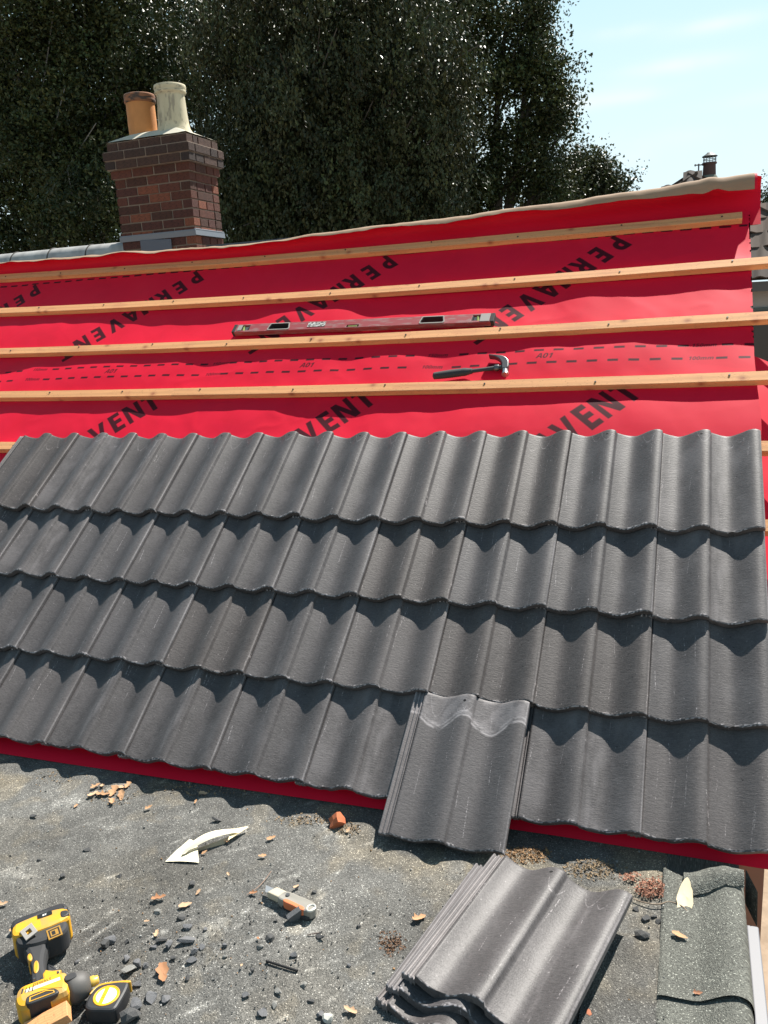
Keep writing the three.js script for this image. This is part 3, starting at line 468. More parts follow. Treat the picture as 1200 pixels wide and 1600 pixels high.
// ---------------------------------------------------------------- cordless impact driver lying on its side
{
  const o = thing('cordless_driver', 'yellow and black cordless impact driver lying on its side on the felt', 'power tool');
  const N = new THREE.Vector3(0.69, 0, -0.724).normalize(), Hd = new THREE.Vector3(-0.724, 0, -0.69).normalize(), Up = new THREE.Vector3(0, 1, 0);
  const c = flat(80, 1556, 0.04); o.position.set(c.x, FLAT + 0.0375, c.z); basis(o, N, Hd, Up); o.scale.set(0.85, 1.0, 0.86);
  // x towards the nose, y from the head to the battery, z up from the felt
  const headShape = smoothShape([[-0.072, -0.022], [-0.060, -0.034], [-0.02, -0.037], [0.035, -0.036], [0.042, -0.02], [0.042, 0.024], [0.03, 0.034], [-0.03, 0.036], [-0.062, 0.032], [-0.074, 0.012]]);
  const housing = part('motor_housing', ext(headShape, 0.066, 0.014), yellow, o); housing.scale.y = 0.86;
  for (let k = 0; k < 4; k++) part('vent', rbox(0.004, 0.017, 0.002, 0.0009, [-0.058 + 0.0075 * k, 0.012 - k * 0.001, 0.0325], [0, 0, -0.25]), blackPlastic, housing);
  part('side_panel', ext(smoothShape([[-0.052, -0.034], [-0.05, -0.012], [-0.01, -0.010], [0.012, -0.018], [0.018, -0.034], [-0.02, -0.038]]), 0.064, 0.004, [0, 0, 0.0025]), blackPlastic, o).scale.y = 0.86;
  const frame = new THREE.Shape(); frame.moveTo(-0.046, -0.033); frame.lineTo(-0.044, -0.018); frame.lineTo(-0.008, -0.016); frame.lineTo(0.008, -0.024); frame.lineTo(0.010, -0.033); frame.closePath(); const fh = new THREE.Path(); fh.moveTo(-0.043, -0.031); fh.lineTo(-0.0415, -0.0205); fh.lineTo(-0.009, -0.0185); fh.lineTo(0.0055, -0.0255); fh.lineTo(0.007, -0.031); fh.closePath(); frame.holes.push(fh);
  part('panel_trim', ext(frame, 0.002, 0, [0, 0, 0.0348]), yellow, o).scale.y = 0.86;
  const plate = canvasTex(256, 64, (q) => { q.fillStyle = 'rgb(222,160,30)'; q.fillRect(0, 0, 256, 64); q.fillStyle = 'rgb(214,206,186)'; q.fillRect(0, 34, 256, 30); q.fillStyle = 'rgb(40,34,24)'; q.font = 'bold 34px sans-serif'; q.textAlign = 'center'; q.textBaseline = 'middle'; q.fillText('DEWALT', 128, 19); });
  const pg = new THREE.PlaneGeometry(0.078, 0.019); tf(pg, { p: [-0.014, 0.012, 0.0335], r: [0, 0, 0] }); part('name_plate', pg, new THREE.MeshStandardMaterial({ map: plate, roughness: 0.45, side: THREE.DoubleSide }), o);
  const nose = new THREE.LatheGeometry([[0.0, 0.034], [0.032, 0.034], [0.0345, 0.05], [0.034, 0.062], [0.030, 0.076], [0.022, 0.086], [0.012, 0.089], [0, 0.089]].map(([r, y]) => new THREE.Vector2(r, y)), 28); nose.rotateZ(-Math.PI / 2);
  const gb = part('gearbox_nose', nose, std(0.085, 0.08, 0.075, 0.6), o);
  gb.scale.y = 0.86; part('nose_cap', ext(smoothShape([[0.036, -0.008], [0.036, 0.008], [0.058, 0.009], [0.06, -0.006]]), 0.071, 0.002), rubber, gb);
  const col = new THREE.LatheGeometry([[0, 0.086], [0.010, 0.086], [0.0115, 0.090], [0.0115, 0.098], [0.0095, 0.1], [0.0095, 0.106], [0.006, 0.108], [0, 0.108]].map(([r, y]) => new THREE.Vector2(r, y)), 20); col.rotateZ(-Math.PI / 2); part('bit_collet', col, std(0.55, 0.36, 0.06, 0.4), o);
  // grip
  const grip = smoothShape([[-0.034, 0.02], [-0.038, 0.05], [-0.036, 0.09], [-0.042, 0.13], [-0.048, 0.165], [0.024, 0.172], [0.010, 0.14], [-0.002, 0.10], [-0.002, 0.06], [0.012, 0.03]]);
  part('grip', ext(grip, 0.042, 0.012), rubber, o);
  part('grip_insert', ext(smoothShape([[-0.026, 0.060], [-0.030, 0.066], [-0.027, 0.094], [-0.021, 0.098], [-0.017, 0.090], [-0.019, 0.066]]), 0.045, 0.003), yellow, o);
  part('grip_insert', ext(smoothShape([[-0.035, 0.104], [-0.040, 0.108], [-0.040, 0.124], [-0.034, 0.128], [-0.030, 0.120], [-0.030, 0.108]]), 0.044, 0.003), yellow, o);
  part('grip_yoke', ext([[-0.012, 0.028], [0.024, 0.028], [0.030, 0.044], [0.012, 0.050], [-0.004, 0.060], [-0.012, 0.05]], 0.046, 0.004), yellow, o);
  for (const [x, y] of [[-0.030, 0.036], [0.022, 0.030], [-0.034, 0.150], [0.044, 0.168], [-0.056, -0.014]]) part('screw', cyl(0.0028, 0.0028, 0.003, [x, y, Math.abs(y) < 0.04 ? 0.030 : 0.0305], [Math.PI / 2, 0, 0], 10), darkSteel, o);
  part('trigger', ext(smoothShape([[0.004, 0.046], [0.022, 0.05], [0.020, 0.066], [0.010, 0.08], [0.002, 0.086]]), 0.024, 0.004), blackPlastic, o);
  // foot with badge, belt hook, battery
  const foot = part('foot', ext(smoothShape([[-0.058, 0.160], [-0.060, 0.186], [0.058, 0.188], [0.060, 0.162], [0.040, 0.146], [0.0, 0.142], [-0.03, 0.146]]), 0.062, 0.010), rubber, o);
  const badge = canvasTex(64, 64, (q) => { q.fillStyle = 'rgb(150,112,40)'; q.fillRect(0, 0, 64, 64); q.fillStyle = 'rgb(22,20,18)'; q.fillRect(7, 7, 50, 50); q.fillStyle = 'rgb(150,112,40)'; q.fillRect(14, 14, 36, 36); q.fillStyle = 'rgb(22,20,18)'; q.fillRect(20, 20, 16, 24); });
  part('badge', tf(new THREE.BoxGeometry(0.034, 0.034, 0.003), { p: [0.028, 0.154, 0.031], r: [0, 0, 0.1] }), new THREE.MeshStandardMaterial({ map: badge, roughness: 0.5 }), foot);
  const hook = new THREE.Shape(); hook.moveTo(-0.016, -0.018); hook.lineTo(0.016, -0.018); hook.lineTo(0.016, 0.018); hook.lineTo(-0.016, 0.018); hook.closePath(); const hh = new THREE.Path(); hh.moveTo(-0.006, -0.008); hh.lineTo(0.006, -0.008); hh.lineTo(0.006, 0.007); hh.lineTo(-0.006, 0.007); hh.closePath(); hook.holes.push(hh);
  part('belt_hook', ext(hook, 0.004, 0.001, [-0.030, 0.176, 0.040], [0.1, -0.15, 0.35]), std(0.42, 0.38, 0.34, 0.45, { metalness: 0.4 }), o);
  const bat = part('battery', ext(smoothShape([[-0.066, 0.184], [-0.068, 0.216], [-0.06, 0.228], [0.058, 0.230], [0.068, 0.218], [0.066, 0.186]]), 0.074, 0.010), yellow, o);
  part('battery_base', ext(smoothShape([[-0.07, 0.214], [-0.066, 0.238], [0.0, 0.244], [0.062, 0.242], [0.070, 0.222], [0.064, 0.212], [0.02, 0.222], [-0.03, 0.216]]), 0.076, 0.010), blackPlastic, bat);
  part('battery_side', ext(smoothShape([[0.050, 0.190], [0.050, 0.212], [0.066, 0.21], [0.069, 0.194]]), 0.077, 0.004), blackPlastic, bat);
  const cellPlate = canvasTex(128, 48, (q) => { q.fillStyle = 'rgb(20,20,20)'; q.fillRect(0, 0, 128, 48); q.fillStyle = 'rgb(230,230,225)'; q.font = 'italic bold 30px sans-serif'; q.textAlign = 'center'; q.textBaseline = 'middle'; q.fillText('XR', 64, 25); });
  part('battery_plate', tf(new THREE.PlaneGeometry(0.036, 0.013), { p: [0.012, 0.218, 0.0386], r: [0, 0, Math.PI] }), new THREE.MeshStandardMaterial({ map: cellPlate, roughness: 0.4, side: THREE.DoubleSide }), bat);
}
// ---------------------------------------------------------------- tape measure
{
  const o = thing('tape_measure', 'black tape measure with yellow and white round label lying beside the driver', 'tape measure');
  const c = flat(165, 1556, 0.035); o.position.set(c.x, FLAT, c.z); o.rotation.y = 0.28; o.scale.setScalar(0.88);
  const flatUp = (g) => tf(g, { r: [-Math.PI / 2, 0, 0] });
  const sh = smoothShape([[-0.036, -0.030], [-0.040, 0.0], [-0.030, 0.030], [0.004, 0.041], [0.036, 0.042], [0.041, 0.034], [0.040, -0.012], [0.034, -0.036], [0.0, -0.039], [-0.024, -0.038]]);
  part('case', flatUp(ext(sh, 0.040, 0.006, [0, 0, 0.020])), blackPlastic, o);
  part('case_band', flatUp(ext(smoothShape([[-0.041, 0.006], [-0.031, 0.033], [0.004, 0.044], [0.042, 0.046], [0.041, 0.041], [0.004, 0.038], [-0.028, 0.028], [-0.038, 0.006]]), 0.030, 0.002, [0, 0, 0.024])), yellow, o);
  const lt = canvasTex(256, 256, (q) => { q.fillStyle = 'rgb(236,190,20)'; q.fillRect(0, 0, 256, 256); q.fillStyle = 'rgb(238,234,220)'; q.beginPath(); q.arc(128, 128, 108, 0, 7); q.fill(); q.fillStyle = 'rgb(240,200,30)'; q.fillRect(76, 22, 48, 212); q.save(); q.translate(100, 128); q.rotate(-Math.PI / 2); q.fillStyle = 'rgb(60,46,14)'; q.font = 'bold 40px sans-serif'; q.textAlign = 'center'; q.textBaseline = 'middle'; q.fillText('STANLEY', 0, 0); q.restore(); q.fillStyle = 'rgb(120,112,96)'; for (let k = 0; k < 3; k++) { q.fillRect(150, 84 + k * 14, 26, 5); q.fillRect(186, 92 + k * 18, 12, 10); } });
  const disc = new THREE.CircleGeometry(0.027, 40); part('label_disc', tf(disc, { p: [0.002, 0.0408, 0.0], r: [-Math.PI / 2, 0, 0] }), new THREE.MeshStandardMaterial({ map: lt, roughness: 0.4, side: THREE.DoubleSide }), o);
  const ring = new THREE.TorusGeometry(0.028, 0.0018, 8, 40); part('label_ring', tf(ring, { p: [0.002, 0.040, 0.0], r: [-Math.PI / 2, 0, 0] }), yellow, o);
}
// ---------------------------------------------------------------- folding knife
{
  const o = thing('utility_knife', 'worn metal folding utility knife with orange inlay lying on the felt', 'knife');
  const a = flat(417, 1390, 0.018), b = flat(491, 1424, 0.018); const d = b.clone().sub(a); const L = d.length(); d.normalize();
  o.position.set(a.x, FLAT, a.z); o.rotation.y = Math.atan2(-d.z, d.x);
  const up = (g) => tf(g, { r: [-Math.PI / 2, 0, 0] });
  const metal = new THREE.MeshStandardMaterial({ map: dataTex(128, 128, (i, j) => { const n = fbm(i / 30, j / 8, 401, 4); const v = 0.10 + 0.36 * n; return [v, v * 0.94, v * 0.82]; }), roughness: 0.5, metalness: 0.25 });
  part('handle', up(ext(smoothShape([[L * 0.32, -0.013], [L * 0.34, 0.012], [L * 0.6, 0.017], [L * 0.93, 0.016], [L, 0.007], [L, -0.008], [L * 0.94, -0.016], [L * 0.6, -0.015]]), 0.024, 0.004, [0, 0, 0.014])), metal, o);
  part('blade_holder', up(ext([[0.012, -0.012], [0.020, 0.014], [L * 0.36, 0.014], [L * 0.38, -0.012]], 0.018, 0.003, [0, 0, 0.016])), std(0.46, 0.40, 0.30, 0.55), o);
  part('blade', up(ext([[-0.012, 0.010], [0.03, 0.012], [0.026, -0.010], [0.002, -0.008]], 0.0015, 0, [0, 0, 0.018])), steel, o);
  part('inlay', up(ext(smoothShape([[L * 0.46, -0.017], [L * 0.46, -0.010], [L * 0.7, -0.008], [L * 0.86, -0.010], [L * 0.88, -0.018], [L * 0.66, -0.0185]]), 0.02, 0.002, [0, 0, 0.0175])), std(0.6, 0.16, 0.06, 0.6), o);
  part('end_loop', tf(new THREE.TorusGeometry(0.011, 0.0026, 8, 24), { p: [L - 0.006, 0.026, 0.003], r: [-Math.PI / 2, 0, 0], s: [0.8, 1, 1.1] }), std(0.6, 0.58, 0.52, 0.35, { metalness: 0.4 }), o);
  part('pivot', cyl(0.005, 0.005, 0.003, [L * 0.44, 0.027, -0.003]), darkSteel, o);
  part('lower_grip', up(ext(smoothShape([[L * 0.40, -0.014], [L * 0.42, 0.010], [L * 0.95, 0.012], [L * 0.99, -0.004], [L * 0.94, -0.019], [L * 0.6, -0.018]]), 0.012, 0.003, [0, 0, 0.0065])), rubber, o);
}

// ================================================================ BITS LYING ON THE FELT
const paperMat = std(0.80, 0.73, 0.55, 0.8);
{
  // folded strip of cream backing paper
  const o = thing('paper_scrap', 'torn folded scrap of cream backing paper on the felt', 'paper');
  const A = flat(258, 1346, 0.003), B = flat(311, 1348, 0.003), C = flat(300, 1312, 0.006), D = flat(283, 1328, 0.02), E = flat(296, 1311, 0.004);
  const grid = (p00, p10, p01, p11, wav, lift) => sheet(16, 8, (a, b) => { const p = p00.clone().lerp(p10, a).lerp(p01.clone().lerp(p11, a), b); p.y += lift * Math.sin(a * Math.PI) + wav * Math.sin(b * Math.PI) * (0.4 + a * 0.6) + 0.002 * (fbm(a * 4, b * 4, 411) - 0.5); return p.toArray(); });
  const F0 = flat(388, 1293, 0.012), F1 = flat(362, 1296, 0.018), G0 = flat(352, 1322, 0.006);
  part('flat_piece', grid(A, B, E, flat(308, 1318, 0.010), 0.004, 0.002), paperMat, o);
  part('folded_strip', grid(flat(283, 1336, 0.012), flat(375, 1300, 0.016), flat(300, 1315, 0.028), F1, 0.006, 0.012), paperMat, o);
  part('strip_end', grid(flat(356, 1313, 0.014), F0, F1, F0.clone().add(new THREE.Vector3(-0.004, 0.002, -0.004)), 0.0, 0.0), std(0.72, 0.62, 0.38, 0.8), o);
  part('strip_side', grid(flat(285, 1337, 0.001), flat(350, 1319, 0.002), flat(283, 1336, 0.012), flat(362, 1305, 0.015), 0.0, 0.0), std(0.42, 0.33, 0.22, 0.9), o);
}
{ const c = flat(96, 1592, 0.02); const t = solo('timber_offcut', rbox(0.085, 0.022, 0.034, 0.0015), woodMats[1], 'short pale timber offcut beside the driver and tape', 'timber'); t.position.set(c.x - 0.012, FLAT + 0.030, c.z + 0.022); t.rotation.set(0.25, 0.72, 0.1); }
{
  const g = mergeVertices(new THREE.BoxGeometry(0.030, 0.024, 0.026, 2, 2, 2).deleteAttribute('uv').deleteAttribute('normal')), p = g.attributes.position, rb = rng(45); for (let i = 0; i < p.count; i++) p.setXYZ(i, p.getX(i) * (0.8 + 0.35 * rb()), p.getY(i) * (0.75 + 0.4 * rb()), p.getZ(i) * (0.8 + 0.35 * rb()));
  const gg = nonIdx(g); gg.computeVertexNormals();
  const c = flat(526, 1284, 0.01); const t = solo('brick_fragment', gg, std(0.46, 0.13, 0.055, 0.9), 'small broken orange brick piece near the red eaves strip', 'brick piece'); t.position.set(c.x, FLAT + 0.012, c.z); t.rotation.set(0.5, 0.6, 0.5); t.scale.setScalar(1.15);
}
// slate and mortar chips
{
  const r = rng(501); const mats = [std(0.13, 0.13, 0.135, 0.8, { bumpMap: grainBump, bumpScale: 0.001 }), std(0.075, 0.074, 0.073, 0.85, { bumpMap: grainBump, bumpScale: 0.001 }), std(0.22, 0.215, 0.20, 0.9, { bumpMap: grainBump, bumpScale: 0.001 }), std(0.45, 0.44, 0.40, 0.9), std(0.36, 0.13, 0.07, 0.9)];
  const geos = []; for (let k = 0; k < 7; k++) { const g = new THREE.IcosahedronGeometry(1, 1); const p = mergeVertices(g.deleteAttribute('uv') && (g.deleteAttribute('normal'), g)); const q = p.attributes.position; const cuts = []; for (let m = 0; m < 9; m++) cuts.push([new THREE.Vector3(r() - 0.5, r() - 0.5, r() - 0.5).normalize(), 0.28 + r() * 0.32]); for (let i = 0; i < q.count; i++) { const v = new THREE.Vector3().fromBufferAttribute(q, i).multiplyScalar(0.85 + 0.3 * r()); for (const [n, d] of cuts) { const e = v.dot(n) - d; if (e > 0) v.addScaledVector(n, -e); } v.y *= 0.62; q.setXYZ(i, v.x, v.y, v.z); } const ng = p.toNonIndexed(); ng.computeVertexNormals(); ng.setAttribute('uv', new THREE.Float32BufferAttribute(new Float32Array(ng.attributes.position.count * 2).map((_, i) => { const k2 = i >> 1; return i % 2 ? ng.attributes.position.getY(k2) * 0.3 : ng.attributes.position.getX(k2) * 0.3; }), 2)); geos.push(ng); }
  const kinds = ['grey slate chip', 'dark chip', 'grey mortar lump', 'pale mortar lump', 'red brick crumb'];
  const spots = [[282, 1437, 8, 1], [290, 1451, 9, 0], [290, 1473, 12, 0], [251, 1472, 10, 1], [263, 1479, 9, 0], [305, 1490, 6, 0], [299, 1503, 8, 0], [293, 1530, 6, 1], [206, 1517, 11, 2], [216, 1511, 9, 0], [233, 1560, 10, 0], [257, 1563, 9, 0], [212, 1574, 12, 0], [205, 1592, 14, 1], [386, 1556, 6, 0], [435, 1553, 7, 2], [407, 1587, 8, 0], [515, 1595, 9, 3], [459, 1494, 7, 0], [407, 1481, 7, 2], [423, 1469, 8, 1], [501, 1467, 7, 1], [476, 1541, 6, 2], [486, 1566, 5, 1], [500, 1589, 7, 0], [248, 1427, 7, 2], [53, 1278, 8, 1], [338, 1283, 9, 1], [136, 1330, 7, 1], [187, 1370, 6, 1], [298, 1384, 7, 1], [96, 1372, 6, 1], [172, 1472, 11, 0], [165, 1480, 8, 1], [1009, 1437, 8, 1], [1003, 1463, 11, 1], [1022, 1434, 5, 1], [1031, 1441, 6, 1], [994, 1421, 6, 1], [1082, 1471, 5, 1], [1068, 1487, 3, 1], [999, 1499, 5, 1], [1020, 1513, 3, 1], [315, 1480, 6, 0], [352, 1480, 5, 0], [465, 1389, 4, 1], [490, 1396, 6, 1], [432, 1440, 4, 1], [352, 1495, 4, 2], [198, 1500, 8, 0], [430, 1572, 6, 2], [500, 1460, 4, 1], [240, 1482, 6, 0], [920, 1583, 6, 4], [1005, 1440, 4, 0], [62, 1345, 4, 1], [120, 1505, 5, 0], [215, 1540, 8, 0], [228, 1510, 7, 0], [466, 1376, 3, 1], [320, 1455, 5, 0], [270, 1500, 5, 1], [200, 1472, 5, 1], [395, 1518, 4, 1], [545, 1510, 5, 0], [560, 1450, 4, 1]];
  for (const [px, py, s, k] of spots) {
    const c = flat(px, py), rad = s * 0.0018; const name = ['slate_chip', 'dark_chip', 'mortar_lump', 'pale_mortar_lump', 'brick_crumb'][k];
    const t = solo(name, geos[Math.floor(r() * 7)], mats[k], `small loose ${kinds[k]} lying on the felt roof`, k === 2 || k === 3 ? 'mortar' : k === 4 ? 'brick piece' : 'stone chip', k === 4 ? undefined : `${kinds[k]}s scattered on the felt`);
    t.position.set(c.x, FLAT + rad * 0.38, c.z); t.rotation.set((r() - 0.5) * 0.5, r() * 6, (r() - 0.5) * 0.5); t.scale.set(rad, rad * (0.8 + r() * 0.4), rad * (0.7 + r() * 0.4));
  }
  const c = flat(462, 1437); const t = solo('slate_shard', box(0.034, 0.022, 0.013), mats[0], 'thin grey slate shard propped against the knife', 'stone chip'); t.position.set(c.x, FLAT + 0.012, c.z); t.rotation.set(0.3, 0.75, 0.25);
  // uncountable grit between them
  const gr = new THREE.InstancedMesh(geos[0], std(1, 1, 1, 0.9), 3200); gr.name = 'grit'; gr.userData = { kind: 'stuff', label: 'fine dark grit scattered over the felt roof', category: 'grit' }; gr.castShadow = gr.receiveShadow = true;
  const m4 = new THREE.Matrix4(), q = new THREE.Quaternion(), col = new THREE.Color();
  for (let k = 0; k < 3200; k++) { let px, py; if (k < 650) { const a = r() * 6.28, d = Math.sqrt(-2 * Math.log(1 - r())) ; px = 300 + Math.cos(a) * d * 90; py = 1480 + Math.sin(a) * d * 45; } else { px = -60 + r() * 1100; py = 1180 + r() * 460; } const c2 = flat(px, py), s = 0.0010 + 0.0048 * r() * r() * r(); if (c2.z < -0.14 || c2.x > 0.2) { c2.set(-1 - r(), 0, 0.1 + r() * 0.8); } q.setFromEuler(new THREE.Euler(r() * 3, r() * 6, r() * 3)); m4.compose(new THREE.Vector3(c2.x, FLAT + s * 0.4 + (c2.x > 0.055 ? 0.012 : 0.001), c2.z), q, new THREE.Vector3(s, s, s)); gr.setMatrixAt(k, m4); const v = r(); const b = v < 0.45 ? 0.03 + 0.07 * r() : v < 0.85 ? 0.13 + 0.1 * r() : 0.35; col.setRGB(b, b * 0.98, b * 0.93); if (v > 0.94) col.setRGB(0.34, 0.2, 0.1); gr.setColorAt(k, col); }
  scene.add(gr);
}
// nail, twigs
{
  const a = flat(418, 1502, 0.004), b = flat(465, 1517, 0.004); solo('loose_nail', merge([tube([a, a.clone().lerp(b, 0.5), b], 0.0026, 8, 8), tf(new THREE.SphereGeometry(0.0042, 8, 6), { p: a.toArray() })]), std(0.03, 0.028, 0.028, 0.5, { metalness: 0.5 }), 'single dark nail lying on the felt', 'nail');
  const tw = std(0.24, 0.18, 0.13, 0.9);
  const w = (l, rad) => tube(l.map(([x, y, h]) => flat(x, y, h)), rad, 30, 6);
  solo('dead_twig', w([[990, 1405, 0.006], [1010, 1411, 0.008], [1030, 1413, 0.010], [1045, 1409, 0.012], [1064, 1415, 0.014], [1076, 1426, 0.012]], 0.0016), tw, 'thin bent grey twig below the pale leaf by the felt edging', 'twig');
  solo('dead_twig', w([[386, 1398, 0.004], [402, 1387, 0.006], [413, 1376, 0.004], [424, 1361, 0.008]], 0.0009), std(0.3, 0.2, 0.15, 0.9), 'fine reddish stalk beside the tip of the folding knife', 'twig');
  solo('dead_twig', w([[480, 1461, 0.003], [490, 1459, 0.005], [502, 1457, 0.003]], 0.0012), std(0.1, 0.07, 0.06, 0.9), 'short dark stick on the felt below the folding knife', 'twig');
}
// dead leaves
{
  const r = rng(601);
  const leafGeo = (seed, lob, curl) => { const q = rng(seed); const out = []; const n = 26; for (let k = 0; k < n; k++) { const a = k / n * Math.PI * 2; const x = Math.cos(a), y = Math.sin(a); const w = 0.46 * (1 - 0.35 * x) * (1 + lob * Math.sin(a * 7 + seed)) * (0.85 + 0.3 * q()); out.push([x * (0.95 + 0.1 * q()), y * w]); }
    const pos = [], idx = []; const rings = 4; for (let j = 0; j <= rings; j++) for (let k = 0; k < n; k++) { const t = j / rings, x = out[k][0] * t, y = out[k][1] * t; pos.push(x, curl * (y * y * 1.6 + 0.35 * x * x) + 0.12 * (fbm(x * 3 + seed, y * 3, seed) - 0.5), y); }
    for (let j = 0; j < rings; j++) for (let k = 0; k < n; k++) { const a = j * n + k, b = j * n + (k + 1) % n, c = a + n, d = b + n; idx.push(a, c, b, b, c, d); }
    const g = new THREE.BufferGeometry(); g.setAttribute('position', new THREE.Float32BufferAttribute(pos, 3)); g.setIndex(idx); g.computeVertexNormals(); return g; };
  const geos = [leafGeo(1, 0.25, 0.35), leafGeo(2, 0.3, 0.6), leafGeo(3, 0.15, 0.2), leafGeo(4, 0.35, 0.5)];
  const mats = [std(0.42, 0.235, 0.12, 0.8), std(0.34, 0.16, 0.075, 0.8), std(0.47, 0.30, 0.18, 0.8), std(0.25, 0.11, 0.055, 0.8)];
  const oak = (px, py, s, m, rot, label, group) => { const c = flat(px, py, px > 1040 ? 0.012 : 0); const t = solo('dead_leaf', geos[Math.floor(r() * 4)], mats[m], label, 'leaf', group); t.position.set(c.x, c.y + 0.005 + r() * 0.003, c.z); t.rotation.set((r() - 0.5) * 0.5, rot ?? r() * 6, (r() - 0.5) * 0.5); t.scale.setScalar(s * 0.00105); return t; };
  const common = 'small dry tan leaf scrap lying on the felt', G = 'dry leaf scraps on the felt';
  for (const [px, py, s, m] of [[233, 1265, 11, 0], [318, 1243, 14, 2], [306, 1255, 7, 0], [424, 1312, 12, 0], [410, 1340, 10, 0], [290, 1417, 15, 2], [245, 1462, 10, 2], [463, 1389, 8, 2], [547, 1583, 14, 2], [119, 1262, 8, 0], [355, 1318, 8, 0], [357, 1370, 6, 2], [310, 1397, 8, 2], [320, 1335, 8, 0], [230, 1443, 6, 2], [545, 1300, 9, 2], [404, 1470, 5, 1], [378, 1513, 5, 2]]) oak(px, py, s, m, undefined, common, G);
  for (const [px, py, s, m] of [[150, 1232, 15, 0], [162, 1244, 20, 0], [146, 1244, 17, 2], [178, 1240, 22, 0], [186, 1232, 17, 2], [200, 1230, 15, 0], [176, 1256, 15, 0], [190, 1246, 18, 0], [160, 1230, 12, 2]]) oak(px, py, s, m, undefined, 'dry tan leaf in the clump of leaves beside the eaves', 'clump of dry leaves by the eaves');
  oak(255, 1524, 24, 1, -0.9, 'curled russet leaf with its stalk on the felt by the chips', undefined); oak(249, 1407, 17, 1, 0.5, 'crumpled brown leaf on the felt above the slate chips');
  oak(397, 1398, 10, 1, 0.2, 'rust brown leaf scrap near the blade of the folding knife'); oak(30, 1453, 20, 0, 1.2, 'dry leaf behind the battery of the cordless driver'); oak(4, 1417, 14, 2, 0.6, 'pale leaf sliver away from the driver battery');
  oak(1062, 1466, 16, 0, -0.3, 'two-toned tan leaf lying on the pale edging felt'); oak(1090, 1555, 9, 3, 0.3, 'small red brown leaf on the lap of the edging felt'); oak(655, 1438, 17, 0, 0.9, 'narrow tan leaf beside the stack of tiles');
  // big pale leaf
  const big = leafGeo(9, 0.03, 0.22); const c = flat(1071, 1400, 0.022); const t = solo('pale_leaf', big, std(0.66, 0.55, 0.36, 0.75), 'large pale dry leaf standing among red brown chips by the eaves', 'leaf'); t.position.copy(c); t.rotation.set(0.25, 1.50, 0.12); t.scale.set(0.044, 0.03, 0.036);
  // heaps of crumbled moss and leaf, uncountable
  const flake = leafGeo(12, 0.4, 0.3); const litter = new THREE.InstancedMesh(flake, std(1, 1, 1, 0.9), 2600); litter.name = 'leaf_litter'; litter.castShadow = litter.receiveShadow = true; litter.userData = { kind: 'stuff', label: 'crumbled brown moss and leaf litter heaped along the eaves', category: 'litter' };
  const heaps = [[822, 1336, 30, 12, 420, 0], [925, 1358, 34, 14, 380, 1], [1018, 1388, 22, 14, 420, 2], [1100, 1392, 28, 14, 380, 2], [985, 1370, 14, 6, 90, 2], [545, 1295, 18, 8, 120, 1], [95, 1215, 50, 12, 160, 1], [170, 1245, 40, 12, 120, 1], [612, 1475, 16, 18, 200, 3], [480, 1282, 40, 8, 160, 1], [330, 1235, 80, 10, 150, 1]];
  const cols = [[0.25, 0.15, 0.075], [0.24, 0.17, 0.10], [0.30, 0.135, 0.085], [0.15, 0.085, 0.05]]; const m4 = new THREE.Matrix4(), q = new THREE.Quaternion(), col = new THREE.Color(); let k = 0;
  for (const [px, py, sx, sy, n, ci] of heaps) for (let i = 0; i < n && k < 2600; i++, k++) { const a = r() * 6.28, d = Math.sqrt(r()) * (0.5 + 0.5 * r() + 0.9 * r() * r() * r()); const p = flat(px + Math.cos(a) * d * sx * 1.35 + 5 * (r() - 0.5), py + Math.sin(a) * d * sy * 1.2, ci === 2 ? 0.008 : 0); const s = 0.0020 + 0.0036 * r() * r(); q.setFromEuler(new THREE.Euler((r() - 0.5) * 1.6, r() * 6, (r() - 0.5) * 1.6)); m4.compose(new THREE.Vector3(p.x, p.y + 0.001 + Math.max(0, 1 - d) * 0.005 * r() * (n > 300 ? 1 : 0.35), p.z), q, new THREE.Vector3(s, s, s)); litter.setMatrixAt(k, m4); const b = 0.55 + 0.8 * r(), cc = cols[ci]; col.setRGB(cc[0] * b, cc[1] * b, cc[2] * b); litter.setColorAt(k, col); }
  litter.count = k; scene.add(litter);
  // crumb of moss on the top stacked tile
  const moss = []; for (let i = 0; i < 60; i++) { const a = r() * 6.28, d = Math.sqrt(r()) * 0.011; moss.push(tf(new THREE.TetrahedronGeometry(0.0016 + 0.0012 * r()), { p: [Math.cos(a) * d, 0.002 * r(), Math.sin(a) * d], r: [r() * 3, r() * 3, 0] })); }
  const mt = solo('moss_crumb', merge(moss), std(0.20, 0.10, 0.04, 0.95), 'little brown moss crumb on the top tile of the stack', 'moss'); const mc = flat(722, 1456, 0.053); mt.position.copy(mc);
}

// ================================================================ CHIMNEY AND HOUSES BEHIND
const brickTex = dataTex(256, 128, (i, j) => { const v = 0.62 + 0.5 * fbm(i / 30, j / 30, 701, 4) + 0.2 * (hash(i, j, 702) - 0.5); const s = sst(0.5, 0.72, fbm(i / 16, j / 12, 703, 4)) * 1.3; return [v * (1 - 0.4 * s), v * (1 - 0.4 * s), v * (1 - 0.4 * s)]; });
const brickMat = (r, g, b) => new THREE.MeshStandardMaterial({ color: lin(r, g, b), map: brickTex, bumpMap: grainBump, bumpScale: 0.002, roughness: 0.92, side: THREE.DoubleSide });
const bricksRed = [brickMat(0.155, 0.048, 0.030), brickMat(0.13, 0.040, 0.024), brickMat(0.090, 0.034, 0.022), brickMat(0.26, 0.08, 0.042), brickMat(0.11, 0.036, 0.026)];
const bricksDark = [brickMat(0.070, 0.038, 0.029), brickMat(0.052, 0.032, 0.027), brickMat(0.09, 0.045, 0.032)];
